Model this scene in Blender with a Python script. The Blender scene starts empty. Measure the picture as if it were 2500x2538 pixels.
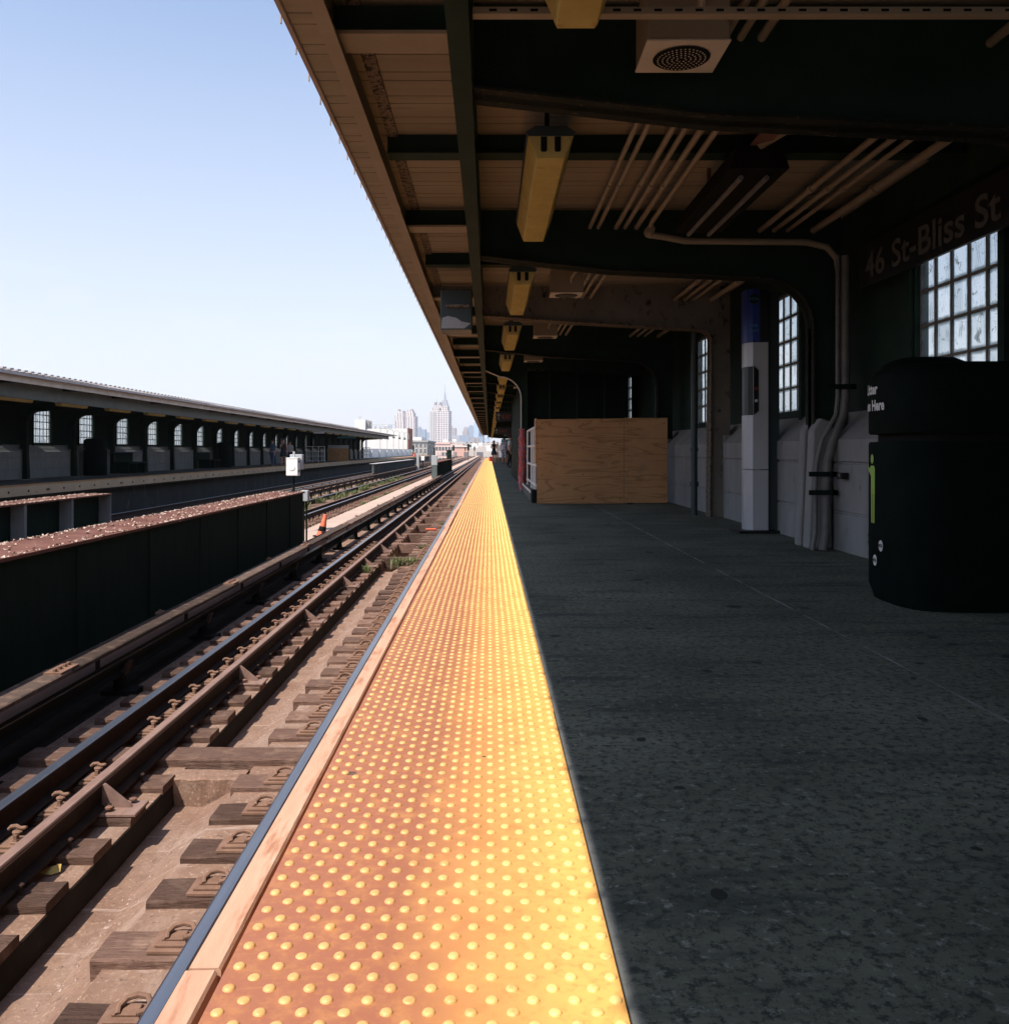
import bpy, bmesh, math, random
from mathutils import Vector, Matrix
random.seed(7)
S = bpy.context.scene
COL = S.collection
R = math.radians

# ------------------------------------------------------------------ camera
cd = bpy.data.cameras.new("camera"); cam = bpy.data.objects.new("camera", cd); COL.objects.link(cam)
cam.location = (0, 0, 0.81); cam.rotation_euler = (R(90), 0, 0)
cd.sensor_fit = 'HORIZONTAL'; cd.sensor_width = 36; cd.lens = 36*0.90
cd.shift_x = 0.0152; cd.shift_y = -0.0608
cd.clip_start = 0.05; cd.clip_end = 30000
S.camera = cam

# ------------------------------------------------------------------ world + sun
EL, OFF = 57.3, 50.0
HAZE = 0.00008
w = bpy.data.worlds.new("World"); S.world = w; w.use_nodes = True
nt = w.node_tree; nt.nodes.clear()
sky = nt.nodes.new("ShaderNodeTexSky"); sky.sky_type = 'NISHITA'; sky.sun_disc = False
sky.sun_elevation = R(EL); sky.sun_rotation = R(180+90-OFF)
sky.air_density = 1.0; sky.dust_density = 1.0; sky.ozone_density = 1.5; sky.altitude = 20
bg = nt.nodes.new("ShaderNodeBackground"); bg.inputs[1].default_value = 0.13
ow = nt.nodes.new("ShaderNodeOutputWorld")
tcw = nt.nodes.new("ShaderNodeTexCoord"); sxw = nt.nodes.new("ShaderNodeSeparateXYZ"); nt.links.new(tcw.outputs["Generated"], sxw.inputs[0])
mrw = nt.nodes.new("ShaderNodeMapRange"); mrw.inputs[1].default_value = .50; mrw.inputs[2].default_value = .0; mrw.inputs[3].default_value = 0; mrw.inputs[4].default_value = .82
nt.links.new(sxw.outputs[2], mrw.inputs[0])
mxw = nt.nodes.new("ShaderNodeMix"); mxw.data_type = 'RGBA'; mxw.inputs[7].default_value = (3.85, 3.66, 3.8, 1)
nt.links.new(mrw.outputs[0], mxw.inputs[0]); nt.links.new(sky.outputs[0], mxw.inputs[6]); mpw = nt.nodes.new("ShaderNodeMapping"); mpw.inputs["Scale"].default_value = (2.2, 2.2, 9); nt.links.new(tcw.outputs["Generated"], mpw.inputs[0])
nzw = nt.nodes.new("ShaderNodeTexNoise"); nzw.inputs["Scale"].default_value = 2.6; nzw.inputs["Detail"].default_value = 7; nzw.inputs["Roughness"].default_value = .62; nt.links.new(mpw.outputs[0], nzw.inputs["Vector"])
crw = nt.nodes.new("ShaderNodeMapRange"); crw.inputs[1].default_value = .56; crw.inputs[2].default_value = .78; crw.inputs[4].default_value = .55; nt.links.new(nzw.outputs["Fac"], crw.inputs[0])
elw = nt.nodes.new("ShaderNodeMapRange"); elw.inputs[1].default_value = .22; elw.inputs[2].default_value = .05; nt.links.new(sxw.outputs[2], elw.inputs[0])
muw = nt.nodes.new("ShaderNodeMath"); muw.operation = 'MULTIPLY'; nt.links.new(crw.outputs[0], muw.inputs[0]); nt.links.new(elw.outputs[0], muw.inputs[1])
clw = nt.nodes.new("ShaderNodeMix"); clw.data_type = 'RGBA'; clw.inputs[7].default_value = (4.6, 4.45, 4.5, 1)
nt.links.new(muw.outputs[0], clw.inputs[0]); nt.links.new(mxw.outputs[2], clw.inputs[6]); nt.links.new(clw.outputs[2], bg.inputs[0]); nt.links.new(bg.outputs[0], ow.inputs[0])
sl = bpy.data.lights.new("sun", 'SUN'); sl.energy = 4.1; sl.angle = R(0.53); sl.color = (1.0, 0.93, 0.82)
so = bpy.data.objects.new("sun", sl); COL.objects.link(so)
sd = Vector((-math.cos(R(EL))*math.cos(R(OFF)), -math.cos(R(EL))*math.sin(R(OFF)), math.sin(R(EL))))
so.rotation_euler = sd.to_track_quat('Z', 'Y').to_euler(); so.location = (-20, -20, 60)
S.view_settings.view_transform = 'Standard'; S.view_settings.look = 'None'
S.view_settings.exposure = 0.85; S.view_settings.gamma = 1.0
try:
    S.cycles.use_denoising = True; S.cycles.max_bounces = 8; S.cycles.diffuse_bounces = 5
    S.cycles.transparent_max_bounces = 24; S.cycles.volume_bounces = 1
    S.cycles.volume_step_rate = 1
except Exception: pass

# ------------------------------------------------------------------ materials
def new_mat(name):
    m = bpy.data.materials.new(name); m.use_nodes = True
    t = m.node_tree; b = t.nodes["Principled BSDF"]
    return m, t, b
def N(t, kind, **kw):
    n = t.nodes.new(kind)
    for k, v in kw.items(): setattr(n, k, v)
    return n
def L(t, a, b): t.links.new(a, b)
def rgba(c): return (c[0], c[1], c[2], 1)
def pos(t, stretch=(1, 1, 1), obj=False):
    if obj: src = N(t, "ShaderNodeTexCoord").outputs["Object"]
    else: src = N(t, "ShaderNodeNewGeometry").outputs["Position"]
    mp = N(t, "ShaderNodeMapping"); mp.inputs["Scale"].default_value = stretch
    L(t, src, mp.inputs["Vector"]); return mp.outputs["Vector"]
def noise(t, vec, scale, detail=5, rough=0.6, dist=0.0):
    n = N(t, "ShaderNodeTexNoise"); n.inputs["Scale"].default_value = scale
    n.inputs["Detail"].default_value = detail; n.inputs["Roughness"].default_value = rough
    n.inputs["Distortion"].default_value = dist
    L(t, vec, n.inputs["Vector"]); return n.outputs["Fac"]
def ramp(t, fac, a, b):
    n = N(t, "ShaderNodeMapRange"); n.inputs[1].default_value = a; n.inputs[2].default_value = b
    n.clamp = True; L(t, fac, n.inputs[0]); return n.outputs[0]
def mix(t, fac, a, b):
    n = N(t, "ShaderNodeMix", data_type='RGBA')
    if isinstance(fac, (int, float)): n.inputs[0].default_value = fac
    else: L(t, fac, n.inputs[0])
    for i, c in ((6, a), (7, b)):
        if isinstance(c, tuple): n.inputs[i].default_value = rgba(c)
        else: L(t, c, n.inputs[i])
    return n.outputs[2]
def mth(t, op, a, b=None, c=None):
    n = N(t, "ShaderNodeMath", operation=op)
    for i, x in enumerate((a, b, c)):
        if x is None: continue
        if isinstance(x, (int, float)): n.inputs[i].default_value = x
        else: L(t, x, n.inputs[i])
    return n.outputs[0]
def bump(t, b, fac, strength, dist=0.01):
    n = N(t, "ShaderNodeBump"); n.inputs["Strength"].default_value = strength
    n.inputs["Distance"].default_value = dist
    L(t, fac, n.inputs["Height"]); L(t, n.outputs[0], b.inputs["Normal"])
def surf(name, c1, c2, scale=4, rough=0.8, c3=None, s3=40, lo3=0.58, hi3=0.7, bmp=0.3, bs=60, bd=0.005, stretch=(1, 1, 1), metal=0.0, spec=0.4, obj=False, lo=0.35, hi=0.65):
    m, t, b = new_mat(name)
    v = pos(t, stretch, obj)
    c = mix(t, ramp(t, noise(t, v, scale, 6, 0.62), lo, hi), c1, c2)
    if c3 is not None: c = mix(t, ramp(t, noise(t, v, s3, 6, 0.65), lo3, hi3), c, c3)
    L(t, c, b.inputs["Base Color"])
    b.inputs["Roughness"].default_value = rough; b.inputs["Metallic"].default_value = metal
    b.inputs["Specular IOR Level"].default_value = spec
    if bmp: bump(t, b, noise(t, v, bs, 5, 0.65), bmp, bd)
    return m

M = {}
M['darkgreen'] = surf('dark_green_paint', (.011, .027, .019), (.019, .038, .028), 3, .7, (.035, .03, .024), 14, .68, .74, .25, 30, spec=.12)
M['black'] = surf('black_steel', (.006, .015, .010), (.012, .021, .016), 5, .8, (.03, .03, .027), 7, .66, .8, bmp=.15, spec=.06, stretch=(1, 1.5, .3))
M['tan'] = surf('beige_paint', (.265, .215, .155), (.32, .265, .195), 2.5, .7, (.16, .09, .06), 18, .66, .74, .2, 40)
M['tanflake'] = surf('flaking_beige_paint', (.17, .13, .10), (.23, .18, .14), 3, .75, (.02, .02, .018), 38, .50, .58, .4, 60, spec=.15)
M['dimflange'] = surf('dim_flaking_flange', (.010, .015, .012), (.026, .027, .021), 6, .8, (.10, .08, .06), 30, .60, .68, .4, 60, spec=.1)
M['deck'] = surf('canopy_deck_paint', (.25, .205, .145), (.31, .26, .185), 1.6, .75, (.13, .08, .055), 7, .60, .8, .15, 40, stretch=(.35, 3, 1))
M['dimweb'] = surf('grey_flaking_web', (.15, .135, .118), (.20, .18, .155), 3, .8, (.04, .038, .034), 11, .58, .66, .4, 60, spec=.1, stretch=(1, 1, .6))
M['edge'] = surf('roof_edge_metal', (.30, .22, .17), (.38, .3, .25), 3, .6, (.05, .04, .035), 15, .6, .7)
M['roofmetal'] = surf('weathered_roof_metal', (.34, .31, .31), (.42, .4, .4), 2, .55, (.2, .15, .13), 8, .62, .75)
M['whitepaint'] = surf('weathered_white_paint', (.62, .60, .57), (.5, .47, .44), 2, .6, (.15, .11, .09), 11, .66, .74)
M['greygirder'] = surf('grey_green_paint', (.075, .095, .095), (.105, .125, .12), 3, .6, (.08, .05, .04), 9, .66, .74)
M['concrete'] = surf('pale_concrete', (.27, .26, .25), (.20, .195, .19), 3, .85, (.09, .085, .08), 12, .62, .74, .35, 50, stretch=(1, 1, .35))
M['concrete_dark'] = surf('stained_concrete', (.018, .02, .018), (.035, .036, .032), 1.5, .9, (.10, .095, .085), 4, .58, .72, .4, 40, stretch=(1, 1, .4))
M['concrete_far'] = surf('grey_far_concrete', (.19, .19, .18), (.14, .14, .135), 3, .85, (.06, .06, .055), 9, .6, .72, .3, 50, stretch=(1, 1, .35))
M['edgeboard'] = surf('tan_edge_board', (.42, .31, .19), (.34, .25, .155), 2, .8, (.12, .08, .05), 10, .62, .74)
M['steel'] = surf('polished_rail_steel', (.46, .42, .40), (.36, .33, .32), 2.5, .36, (.14, .1, .08), 30, .72, .8, .05, 90, metal=1.0, stretch=(6, .25, 6))
M['rust'] = surf('rusty_steel', (.15, .072, .048), (.22, .115, .078), 9, .85, (.075, .04, .03), 30, .58, .7, .4, 90)
M['rustlight'] = surf('rusty_brown_iron', (.15, .08, .052), (.21, .118, .08), 12, .85, (.13, .07, .05), 40, .58, .7, .4, 120)
M['railbody'] = surf('shade_darkened_rail_rust', (.028, .018, .014), (.05, .028, .021), 6, .8, (.018, .013, .011), 25, .58, .7, .3, 90, spec=.15)  # rust lowered in tone: shade of the rail sides is painted in
M['guardtop'] = surf('worn_and_sunlit_rust', (.18, .105, .083), (.24, .15, .12), 7, .7, (.16, .09, .07), 30, .6, .7, .3, 90, stretch=(3, .6, 3))
M['alum'] = surf('brushed_silver', (.50, .50, .53), (.44, .44, .47), 2, .38, bmp=.05, metal=.35)
M['bluegrey'] = surf('dark_blue_grey_panel', (.03, .046, .05), (.042, .058, .062), 2, .5, bmp=.05)
M['blue'] = surf('blue_enamel', (.015, .035, .22), (.02, .045, .27), 2, .35, bmp=0)
M['blacksign'] = surf('black_enamel', (.008, .009, .009), (.012, .013, .013), 2, .4, bmp=0)
M['white'] = surf('white_enamel', (.80, .79, .76), (.72, .71, .69), 3, .5, bmp=.05)
M['dimwhite'] = surf('dim_sign_white', (.2, .2, .19), (.17, .17, .16), 8, .5, bmp=0)
M['signwhite'] = surf('sign_white', (.62, .62, .60), (.56, .56, .54), 8, .5, bmp=0)
M['green'] = surf('lime_green_print', (.24, .40, .05), (.27, .43, .06), 8, .5, bmp=0)
M['bin'] = surf('dark_moulded_plastic', (.003, .006, .005), (.005, .009, .0075), 6, .75, (.012, .02, .019), 50, .74, .82, .12, 60, spec=.04)
M['red'] = surf('red_paint', (.34, .03, .04), (.3, .025, .03), 8, .5, bmp=0)
M['teal'] = surf('blue_sign_enamel', (.07, .30, .42), (.08, .34, .46), 5, .4, bmp=0)
M['orange_letters'] = surf('orange_red_lettering', (.24, .04, .018), (.22, .035, .016), 5, .5, bmp=0)
M['conduit'] = surf('painted_conduit', (.27, .225, .165), (.33, .28, .21), 6, .55, (.16, .1, .07), 22, .66, .74, .15, 80)
M['pipegrey'] = surf('grey_painted_pipe', (.11, .108, .10), (.17, .16, .148), 6, .55, (.36, .34, .32), 12, .68, .74, .2, 80)
M['cone'] = surf('faded_orange_rubber', (.60, .10, .045), (.66, .15, .075), 10, .6, (.10, .04, .04), 14, .62, .7)
M['cream'] = surf('cream_metal_face', (.62, .56, .47), (.55, .49, .41), 6, .6, (.2, .14, .1), 25, .68, .76)
M['boxgrey'] = surf('grey_metal_box', (.38, .39, .40), (.33, .34, .35), 8, .6, (.2, .16, .14), 20, .66, .75)
M['dirtdark'] = surf('dark_oily_grime_and_shade', (.009, .010, .009), (.016, .015, .013), 5, .95, spec=.08)  # also the shade colour of the stairwell sheet
M['shade_dark'] = surf('shade_blackened_concrete', (.018, .016, .014), (.035, .03, .026), 3, .95, (.07, .06, .05), 12, .66, .74, .4, 40, spec=.08)  # near-black colour paints shade onto the track concrete
M['girderrust'] = surf('rust_brown_plate', (.105, .045, .034), (.165, .08, .062), 2.2, .85, (.26, .165, .135), 9, .62, .70, .4, 40, spec=.05)
M['flake'] = surf('peeled_paint_chips', (.40, .28, .22), (.58, .46, .38), 14, .85, (.2, .11, .08), 30, .5, .6)
M['gravel'] = surf('loose_grit', (.24, .16, .12), (.36, .27, .22), 25, .9, (.55, .5, .46), 40, .66, .7)
M['leafgreen'] = surf('weed_green', (.075, .105, .035), (.19, .19, .075), 3, .7, bmp=0)
M['yellowleaf'] = surf('dry_yellow_leaf', (.62, .42, .10), (.7, .52, .2), 30, .7)
M['paper'] = surf('dirty_paper', (.65, .62, .6), (.55, .52, .5), 30, .8)
M['ground'] = surf('street_ground', (.16, .155, .15), (.22, .21, .2), .03, .9, bmp=0)
M['skin'] = surf('skin', (.42, .23, .16), (.46, .26, .18), 10, .55, bmp=0)
M['hair'] = surf('dark_hair', (.012, .009, .007), (.02, .014, .011), 30, .6, bmp=0)
M['navy'] = surf('navy_cloth', (.012, .016, .035), (.02, .025, .05), 20, .85, bmp=0)
M['blackcloth'] = surf('black_cloth', (.012, .012, .013), (.02, .019, .02), 20, .85, bmp=0)
M['denim'] = surf('blue_floral_cloth', (.04, .07, .13), (.06, .10, .18), 40, .85, (.16, .2, .26), 60, .6, .66, bmp=0)
M['shoe'] = surf('shoe', (.05, .04, .04), (.07, .06, .06), 20, .7, bmp=0)
M['pinkshoe'] = surf('pink_shoe', (.65, .12, .16), (.6, .1, .14), 20, .7, bmp=0)

def mat_wood(name, a, b2, dark):
    m, t, b = new_mat(name)
    v = pos(t, (1.1, 9, 9))
    v2 = pos(t, (1, 1, 1))
    oi = N(t, "ShaderNodeObjectInfo").outputs["Random"]
    c = mix(t, ramp(t, noise(t, v, 6, 7, .7, .6), .3, .7), a, b2)
    c = mix(t, ramp(t, noise(t, v, 16, 6, .7, .3), .56, .68), c, dark)
    c = mix(t, ramp(t, noise(t, v2, 7, 5), .52, .75), c, (.24, .155, .115))
    hs = N(t, "ShaderNodeHueSaturation"); L(t, c, hs.inputs["Color"])
    L(t, mth(t, 'ADD', .6, mth(t, 'MULTIPLY', oi, .95)), hs.inputs["Value"])
    L(t, hs.outputs[0], b.inputs["Base Color"]); b.inputs["Roughness"].default_value = .85
    b.inputs["Specular IOR Level"].default_value = .12
    bump(t, b, noise(t, v, 7, 7, .75, .4), 1.0, .02)
    return m
M['tie'] = mat_wood('weathered_sleeper_wood', (.105, .060, .047), (.175, .105, .08), (.022, .014, .012))
M['board'] = mat_wood('weathered_cover_board', (.075, .052, .044), (.12, .083, .068), (.03, .021, .018))

def mat_trackbed():
    m, t, b = new_mat('dusty_track_concrete')
    v = pos(t)
    c = mix(t, ramp(t, noise(t, v, 2.2, 7, .62), .35, .68), (.19, .108, .076), (.26, .162, .118))
    c = mix(t, ramp(t, noise(t, v, .9, 5, .6), .52, .66), c, (.24, .158, .125))
    c = mix(t, ramp(t, noise(t, v, 38, 5, .75), .55, .66), c, (.38, .265, .19))
    c = mix(t, mth(t, 'MULTIPLY', ramp(t, noise(t, v, 11, 6, .7), .5, .66), .55), c, (.16, .095, .068))
    c = mix(t, mth(t, 'MULTIPLY', ramp(t, noise(t, pos(t, (1.3, .5, 1)), 4, 6, .7), .54, .68), .6), c, (.34, .245, .195))
    c = mix(t, ramp(t, noise(t, v, 30, 5, .75), .42, .32), c, (.085, .054, .04))
    c = mix(t, mth(t, 'MULTIPLY', ramp(t, noise(t, pos(t, (.6, 5, 1)), 1.4, 3, .5, 1.2), .635, .66), ramp(t, noise(t, pos(t, (.6, 5, 1)), 1.4, 3, .5, 1.2), .69, .665)), c, (.34, .25, .21))
    L(t, c, b.inputs["Base Color"]); b.inputs["Roughness"].default_value = .9
    b.inputs["Specular IOR Level"].default_value = .25
    bump(t, b, noise(t, v, 55, 7, .75), .55, .012)
    return m
M['trackbed'] = mat_trackbed()
M['walk'] = surf('pink_grey_concrete', (.38, .27, .22), (.45, .33, .27), 1.2, .9, (.28, .2, .16), 10, .6, .75, .3, 40)

def mat_platform():
    m, t, b = new_mat('worn_platform_concrete')
    v = pos(t)
    sx = N(t, "ShaderNodeSeparateXYZ"); L(t, N(t, "ShaderNodeNewGeometry").outputs["Position"], sx.inputs[0])
    c = mix(t, ramp(t, noise(t, v, 1.1, 6, .6), .38, .64), (.080, .086, .060), (.158, .163, .120))
    c = mix(t, ramp(t, noise(t, pos(t, (.5, 2.2, 1)), 2.2, 7, .7), .52, .64), c, (.045, .053, .043))
    c = mix(t, ramp(t, noise(t, v, 38, 6, .8), .50, .58), c, (.028, .035, .028))
    c = mix(t, ramp(t, noise(t, v, 33, 5, .75), .57, .66), c, (.21, .225, .19))
    for sc, off, rad, thr in ((1.9, 0, .055, .45), (3.3, 5.3, .055, .72)):
        mp = N(t, "ShaderNodeMapping"); mp.inputs["Location"].default_value = (off, off*.7, 0); mp.inputs["Scale"].default_value = (1, 1, 0)
        wob = N(t, "ShaderNodeVectorMath", operation='ADD')
        nz = N(t, "ShaderNodeTexNoise"); nz.inputs["Scale"].default_value = 9; L(t, v, nz.inputs["Vector"])
        vs = N(t, "ShaderNodeVectorMath", operation='SCALE'); vs.inputs[3].default_value = .05; L(t, nz.outputs["Color"], vs.inputs[0])
        L(t, v, wob.inputs[0]); L(t, vs.outputs[0], wob.inputs[1]); L(t, wob.outputs[0], mp.inputs[0])
        vo = N(t, "ShaderNodeTexVoronoi", voronoi_dimensions='2D'); vo.inputs["Scale"].default_value = sc; L(t, mp.outputs[0], vo.inputs["Vector"])
        sc2 = N(t, "ShaderNodeSeparateColor"); L(t, vo.outputs["Color"], sc2.inputs[0])
        rr = mth(t, 'MULTIPLY', rad, mth(t, 'ADD', .3, sc2.outputs[1]))
        hit = mth(t, 'MULTIPLY', mth(t, 'LESS_THAN', vo.outputs["Distance"], rr), mth(t, 'GREATER_THAN', sc2.outputs[0], thr))
        c = mix(t, mth(t, 'MULTIPLY', hit, .85), c, (.008, .009, .008))
    jn = mth(t, 'LESS_THAN', mth(t, 'ABSOLUTE', mth(t, 'SUBTRACT', sx.outputs[0], 1.55)), .006)
    c = mix(t, mth(t, 'MULTIPLY', jn, ramp(t, noise(t, v, 3, 4), .4, .6)), c, (.30, .30, .28))
    fy = mth(t, 'ABSOLUTE', mth(t, 'SUBTRACT', mth(t, 'FRACT', mth(t, 'MULTIPLY', mth(t, 'ADD', sx.outputs[1], 2.6), .2)), .998))
    c = mix(t, mth(t, 'MULTIPLY', mth(t, 'LESS_THAN', fy, .0012), .35), c, (.09, .09, .088))
    ed = ramp(t, mth(t, 'ADD', sx.outputs[0], mth(t, 'MULTIPLY', noise(t, v, 20, 4), .02)), .235, .215)
    c = mix(t, mth(t, 'MULTIPLY', ed, .75), c, (.24, .24, .23))
    L(t, c, b.inputs["Base Color"]); b.inputs["Roughness"].default_value = .82
    b.inputs["Specular IOR Level"].default_value = .3
    bump(t, b, noise(t, v, 70, 6, .75), .4, .006)
    return m
M['platform'] = mat_platform()

def mat_tactile(name, dome):
    m, t, b = new_mat(name)
    v = pos(t)
    sx = N(t, "ShaderNodeSeparateXYZ"); L(t, N(t, "ShaderNodeNewGeometry").outputs["Position"], sx.inputs[0])
    y1, y2 = ((.88, .56, .20), (.82, .50, .17)) if dome else ((.82, .43, .125), (.75, .37, .105))
    c = mix(t, ramp(t, noise(t, v, 5, 5), .35, .65), y1, y2)
    wobb = mth(t, 'ADD', sx.outputs[0], mth(t, 'MULTIPLY', mth(t, 'SUBTRACT', noise(t, v, 2.2, 6, .65), .5), .15))
    dirt = ramp(t, wobb, .15, -.16)
    dirt = mth(t, 'MULTIPLY', dirt, ramp(t, noise(t, v, 14, 6, .7), -.25, .5))
    far = ramp(t, sx.outputs[1], 30, 5)
    dirt = mth(t, 'MULTIPLY', dirt, mth(t, 'ADD', .45, mth(t, 'MULTIPLY', far, .55)))
    c = mix(t, mth(t, 'MULTIPLY', dirt, .45 if dome else .97), c, (.30, .108, .062))
    if not dome:
        c = mix(t, mth(t, 'MULTIPLY', ramp(t, noise(t, v, 60, 4, .6), .52, .72), .5), c, (.45, .2, .06))
        vo = N(t, "ShaderNodeTexVoronoi", voronoi_dimensions='2D'); vo.inputs["Scale"].default_value = 3.4
        mp = N(t, "ShaderNodeMapping"); mp.inputs["Scale"].default_value = (1, 1, 0); L(t, v, mp.inputs[0]); L(t, mp.outputs[0], vo.inputs["Vector"])
        sc2 = N(t, "ShaderNodeSeparateColor"); L(t, vo.outputs["Color"], sc2.inputs[0])
        dd = mth(t, 'ADD', vo.outputs["Distance"], mth(t, 'MULTIPLY', noise(t, v, 60, 3), .05))
        hit = mth(t, 'MULTIPLY', mth(t, 'LESS_THAN', dd, mth(t, 'ADD', .035, mth(t, 'MULTIPLY', sc2.outputs[1], .05))), mth(t, 'GREATER_THAN', sc2.outputs[0], .80))
        c = mix(t, mth(t, 'MULTIPLY', hit, .85), c, (.06, .04, .035))
        c = mix(t, mth(t, 'MULTIPLY', ramp(t, noise(t, pos(t, (1, 9, 1)), 5, 5, .7, .5), .60, .72), .35), c, (.55, .25, .09))
    if dome:
        c = mix(t, mth(t, 'MULTIPLY', ramp(t, noise(t, v, 24, 6, .75), .50, .66), .6), c, (.42, .19, .06))
        c = mix(t, mth(t, 'MULTIPLY', ramp(t, noise(t, v, 3.1, 5, .7), .58, .72), .45), c, (.36, .15, .06))
    else:
        c = mix(t, mth(t, 'MULTIPLY', ramp(t, noise(t, v, 8, 7, .75), .52, .70), .5), c, (.34, .14, .055))
    L(t, c, b.inputs["Base Color"]); b.inputs["Roughness"].default_value = .5
    b.inputs["Specular IOR Level"].default_value = .45
    bump(t, b, noise(t, v, 90, 4, .6), .12, .003)
    return m
M['tactile'] = mat_tactile('worn_yellow_tile', False)
M['dome'] = mat_tactile('worn_yellow_dome', True)
M['rub'] = surf('worn_tan_rub_board', (.46, .25, .165), (.57, .35, .245), 3.5, .7, (.36, .165, .095), 9, .52, .66, .25, 60, stretch=(3, .5, 3))

def mat_ply():
    m, t, b = new_mat('weathered_plywood')
    v = pos(t, (.75, 1, 5.2))
    n = noise(t, v, 1.3, 3, .4, .7)
    rings = mth(t, 'SINE', mth(t, 'MULTIPLY', n, 34))
    c = mix(t, ramp(t, noise(t, pos(t), 2.0, 5), .3, .7), (.50, .26, .108), (.40, .20, .083))
    c = mix(t, mth(t, 'MULTIPLY', ramp(t, rings, .5, 1.0), .6), c, (.22, .095, .036))
    kn = N(t, "ShaderNodeTexVoronoi"); kn.inputs["Scale"].default_value = 2.3; L(t, pos(t, (1, 1, 1.6)), kn.inputs["Vector"])
    c = mix(t, mth(t, 'MULTIPLY', ramp(t, kn.outputs["Distance"], .07, .02), .7), c, (.15, .07, .03))
    c = mix(t, mth(t, 'MULTIPLY', ramp(t, noise(t, pos(t), 3.2, 5, .7), .56, .74), .45), c, (.2, .13, .08))
    L(t, c, b.inputs["Base Color"]); b.inputs["Roughness"].default_value = .75
    bump(t, b, noise(t, pos(t, (3, 3, 40)), 5, 4), .12, .004)
    return m
M['ply'] = mat_ply()

def mat_glassblock(off, zo):
    m, t, b = new_mat('wavy_glass_block')
    v = pos(t, (1, 1, 1))
    t.nodes.remove(b)
    nz = noise(t, pos(t, (1, 7, 1.2)), 2.6, 5, .65, 1.1)
    tint = mix(t, ramp(t, nz, .56, .70), (.97, .98, .98), (.34, .38, .39))
    tint = mix(t, ramp(t, noise(t, v, 22, 4, .7, .5), .62, .7), tint, (.12, .13, .13))
    sp = N(t, "ShaderNodeSeparateXYZ"); L(t, N(t, "ShaderNodeNewGeometry").outputs["Position"], sp.inputs[0])
    uy = mth(t, 'MULTIPLY', mth(t, 'FRACT', mth(t, 'DIVIDE', mth(t, 'ADD', sp.outputs[1], 35-5.47-off), 3.5)), 3.5/.22)
    uz = mth(t, 'DIVIDE', mth(t, 'SUBTRACT', sp.outputs[2], 1.21+zo), .248)
    wn = N(t, "ShaderNodeTexWhiteNoise", noise_dimensions='2D'); cb = N(t, "ShaderNodeCombineXYZ"); L(t, mth(t, 'ADD', mth(t, 'FLOOR', uy), mth(t, 'FLOOR', sp.outputs[1])), cb.inputs[0]); L(t, mth(t, 'FLOOR', uz), cb.inputs[1]); L(t, cb.outputs[0], wn.inputs["Vector"])
    ey = mth(t, 'ABSOLUTE', mth(t, 'SUBTRACT', mth(t, 'FRACT', uy), .5)); ez = mth(t, 'ABSOLUTE', mth(t, 'SUBTRACT', mth(t, 'FRACT', uz), .5))
    wob2 = mth(t, 'MULTIPLY', mth(t, 'SUBTRACT', noise(t, v, 16, 3), .5), .10)
    ed = ramp(t, mth(t, 'ADD', mth(t, 'MAXIMUM', ey, ez), wob2), .36, .44)
    tint = mix(t, mth(t, 'MULTIPLY', ed, .72 if off == 0 else .4), tint, (.13, .15, .15))
    ln2 = ramp(t, mth(t, 'ABSOLUTE', mth(t, 'SUBTRACT', ey, .37)), .025, .005)
    tint = mix(t, mth(t, 'MULTIPLY', ln2, .5), tint, (.75, .8, .82))
    tint = mix(t, mth(t, 'MULTIPLY', wn.outputs["Value"], .28), tint, (.35, .42, .44))
    sm2 = mth(t, 'MULTIPLY', ramp(t, noise(t, pos(t, (1, 1.2, 1)), 9, 4, .6, .8), .60, .66), ramp(t, mth(t, 'FRACT', mth(t, 'ADD', mth(t, 'MULTIPLY', wn.outputs["Value"], 7.3), .0)), .45, .5))
    tint = mix(t, mth(t, 'MULTIPLY', sm2, .7), tint, (.10, .11, .10))
    tr = N(t, "ShaderNodeBsdfTransparent"); L(t, tint, tr.inputs[0])
    gl = N(t, "ShaderNodeBsdfGlossy"); gl.inputs["Roughness"].default_value = .1; gl.inputs[0].default_value = (.6, .65, .68, 1)
    tl = N(t, "ShaderNodeBsdfTranslucent"); tl.inputs[0].default_value = (.55, .6, .58, 1)
    a = N(t, "ShaderNodeMixShader"); a.inputs[0].default_value = .08; L(t, tr.outputs[0], a.inputs[1]); L(t, tl.outputs[0], a.inputs[2])
    e = N(t, "ShaderNodeMixShader"); e.inputs[0].default_value = .06; L(t, a.outputs[0], e.inputs[1]); L(t, gl.outputs[0], e.inputs[2])
    L(t, e.outputs[0], t.nodes["Material Output"].inputs[0])
    return m
M['glass'] = mat_glassblock(0, 0); M['glass_far'] = mat_glassblock(1.6, -.13)
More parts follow.
